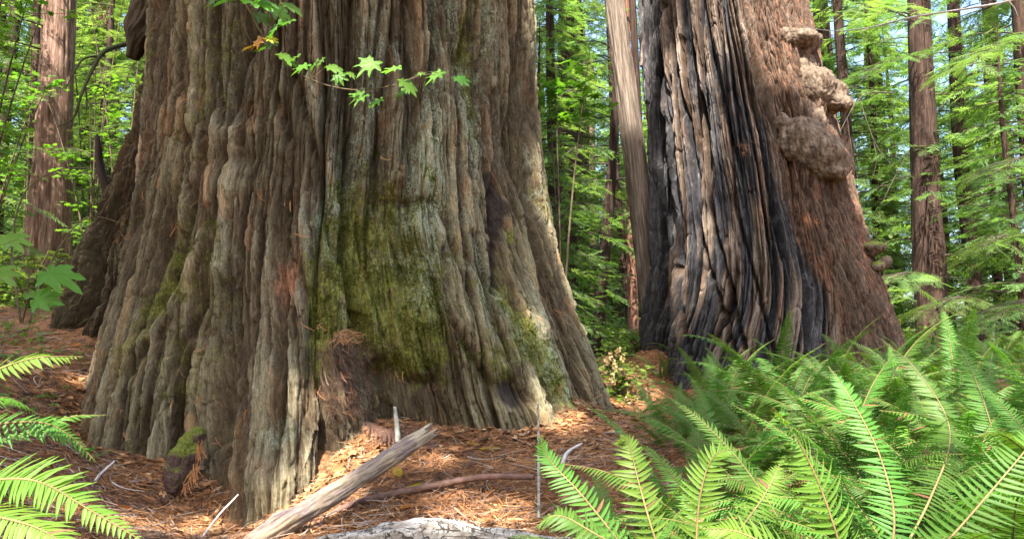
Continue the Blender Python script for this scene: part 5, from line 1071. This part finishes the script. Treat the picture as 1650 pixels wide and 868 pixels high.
def canopy(targets, zc, n, rad, thick, sp, seed, label, stem_xy):
    r_ = np.random.default_rng(seed); P = []
    for t_ in targets:
        c = np.array(t_); c = c+SUN_DIR*((zc-c[2])/SUN_DIR[2]); q = r_.normal(size=(n, 3)); q /= np.linalg.norm(q, axis=1)[:, None]; q *= r_.random((n, 1))**(1/2.4); P.append(c+q*[rad, rad, thick])
    P = np.vstack(P); k = fbm(P[:, 0]*.9, P[:, 1]*.9, P[:, 2]*.9+seed, 2) > -.42; P = P[k]; n_ = len(P); az = r_.uniform(0, 6.28, n_); D_ = np.stack([np.cos(az), np.sin(az), 0*az-.2], -1)*sp; k = sun_blocked(P+.25*D_)&sun_blocked(P+.8*D_); P = P[k]; az = az[k]; n_ = len(P)
    rot = frames(np.stack([np.cos(az), np.sin(az), r_.normal(-.2, .25, n_)], -1), np.stack([r_.normal(0, .4, n_), r_.normal(0, .4, n_), np.ones(n_)], -1)); V, F = scatter(*SPR[0], rot, sp*r_.uniform(.6, 1.3, n_), P)
    x, y = stem_xy; g = float(gz(x, y)); root = empty('added_shade_redwood', (x, y, g)); tag(root, label, 'tree')
    top = P.mean(0); to_local(pole_trunk([(x, y, g-.5), (x, y, 6), (x+.2*(top[0]-x)*.1, y, zc), (x, y, zc+9)], [.75, .6, .5, .2], M_bkred, root, n=30, rows=50, seed=seed), root)
    lb = MB()
    for k in range(26):
        b = P[r_.integers(n_)]; z0 = min(zc+6, max(4, b[2]-r_.uniform(.5, 2))); a = np.array([x, y, z0]); m = (a+b)/2+[0, 0, .6]; lb.tube(spline([a, m, b], 10), np.linspace(.07, .012, 10), 5, tint=.3, cap=False)
    to_local(lb.build('branches', [M_limb], root), root); mb = MB(); mb.add(V, F, None, 0, np.repeat(r_.random(n_), len(SPR[0][0]))); to_local(mb.build('crown', [M_can], root, smooth=False), root)
canopy([(-3.0,6,1.5),(-1.6,5.6,2.5),(-.3,6,1.2),(-2.2,5.8,4.0),(-.2,6.3,3.2),(-3.6,5.2,.8),(-4.2,7,3),(-.6,5,.6),(-5,8,2.5),(-4.8,8.2,3.6)], 15, 3300, 2.0, 1.7, .5, 801, 'unseen redwood added behind and left of the viewpoint to shade the left giant', (-6,-6))
canopy([(2.6,8.6,1.5),(4.2,9,2.2),(3,8.6,4.5)], 17, 2600, 2.0, 1.6, .5, 802, 'unseen redwood added left of the viewpoint to shade the scorched redwood', (-8,-2))
canopy([(1.5,3.5,.9),(3.6,4.8,.9),(2.4,2.4,.8),(4.5,7,1),(.3,3.6,.4),(5.2,4,.8)], 14, 420, 1.7, 1.5, .5, 803, 'unseen redwood added behind the viewpoint to shade the ferns', (2,-9))
# ------------------------------------------------------------------ labels that tell look-alikes apart by what they stand beside
ORD = ['leftmost', 'second from left', 'third from left', 'fourth from left', 'fifth from left', 'sixth from left', 'seventh from left', 'eighth from left', 'ninth from left', 'tenth from left']
def relabel(objs, zone, text):
    sets = {}
    for o in objs:
        x, y, z = o.matrix_basis.translation; px = 825+F_PX*x/y if y > .5 else -1
        k = zone(px, y)
        if k: sets.setdefault(k, []).append((px, o))
    for k, L in sets.items():
        L.sort(key=lambda q: q[0]); n = len(L)
        for i, (_, o) in enumerate(L):
            w = '' if n == 1 else (ORD[i] if i < n-1 or n > 10 and i < 10 else 'rightmost') if i < 10 else None
            if w is None: continue
            o['label'] = (text(o, k)+(', '+w if w else ''))
def fz(px, y):
    a = 'nearest the camera' if y < 2.3 else 'in the front rank' if y < 2.9 else 'just behind the front rank' if y < 3.7 else 'in the near middle' if y < 4.8 else 'in the middle' if y < 6 else 'in the far middle' if y < 7.2 else 'close to the scorched redwood' if y < 8.9 else 'past the scorched redwood'
    b = 'beside the needle litter' if px < 1110 else 'below the charred ridges' if px < 1270 else 'below the burls' if px < 1420 else 'below the mossy burl' if px < 1560 else 'toward the right edge'
    return a+', '+b
base_f = 'sword fern with long arching fronds deep in the fern bank below the scorched redwood'
relabel([o for o in bpy.data.objects if o.parent is None and o.get('label') == base_f], fz, lambda o, k: 'sword fern '+k)
def cz(px, y):
    if y < 1 or y > 25: return None
    a = 'behind the left edge ferns' if px < 240 else 'in the gap between the giants' if px < 1060 else 'right of the scorched redwood'
    return a+(', nearer' if y < 14 else ', farther' if y < 19 else ', far back')
for key, short in (('leafy young conifer', 'leafy young conifer'), ('tall slender conifer', 'tall slender conifer'), ('short bushy conifer', 'short bushy conifer'), ('distant dark green', 'distant dark conifer'), ('tall distant conifer', 'tall bare-stemmed conifer')):
    relabel([o for o in bpy.data.objects if o.parent is None and str(o.get('label', '')).startswith(key)], cz, lambda o, k, s=short: s+' '+k)
relabel([o for o in bpy.data.objects if o.parent is None and str(o.get('label', '')).startswith('low leafy green shrub on')], cz, lambda o, k: 'low leafy green shrub '+k)
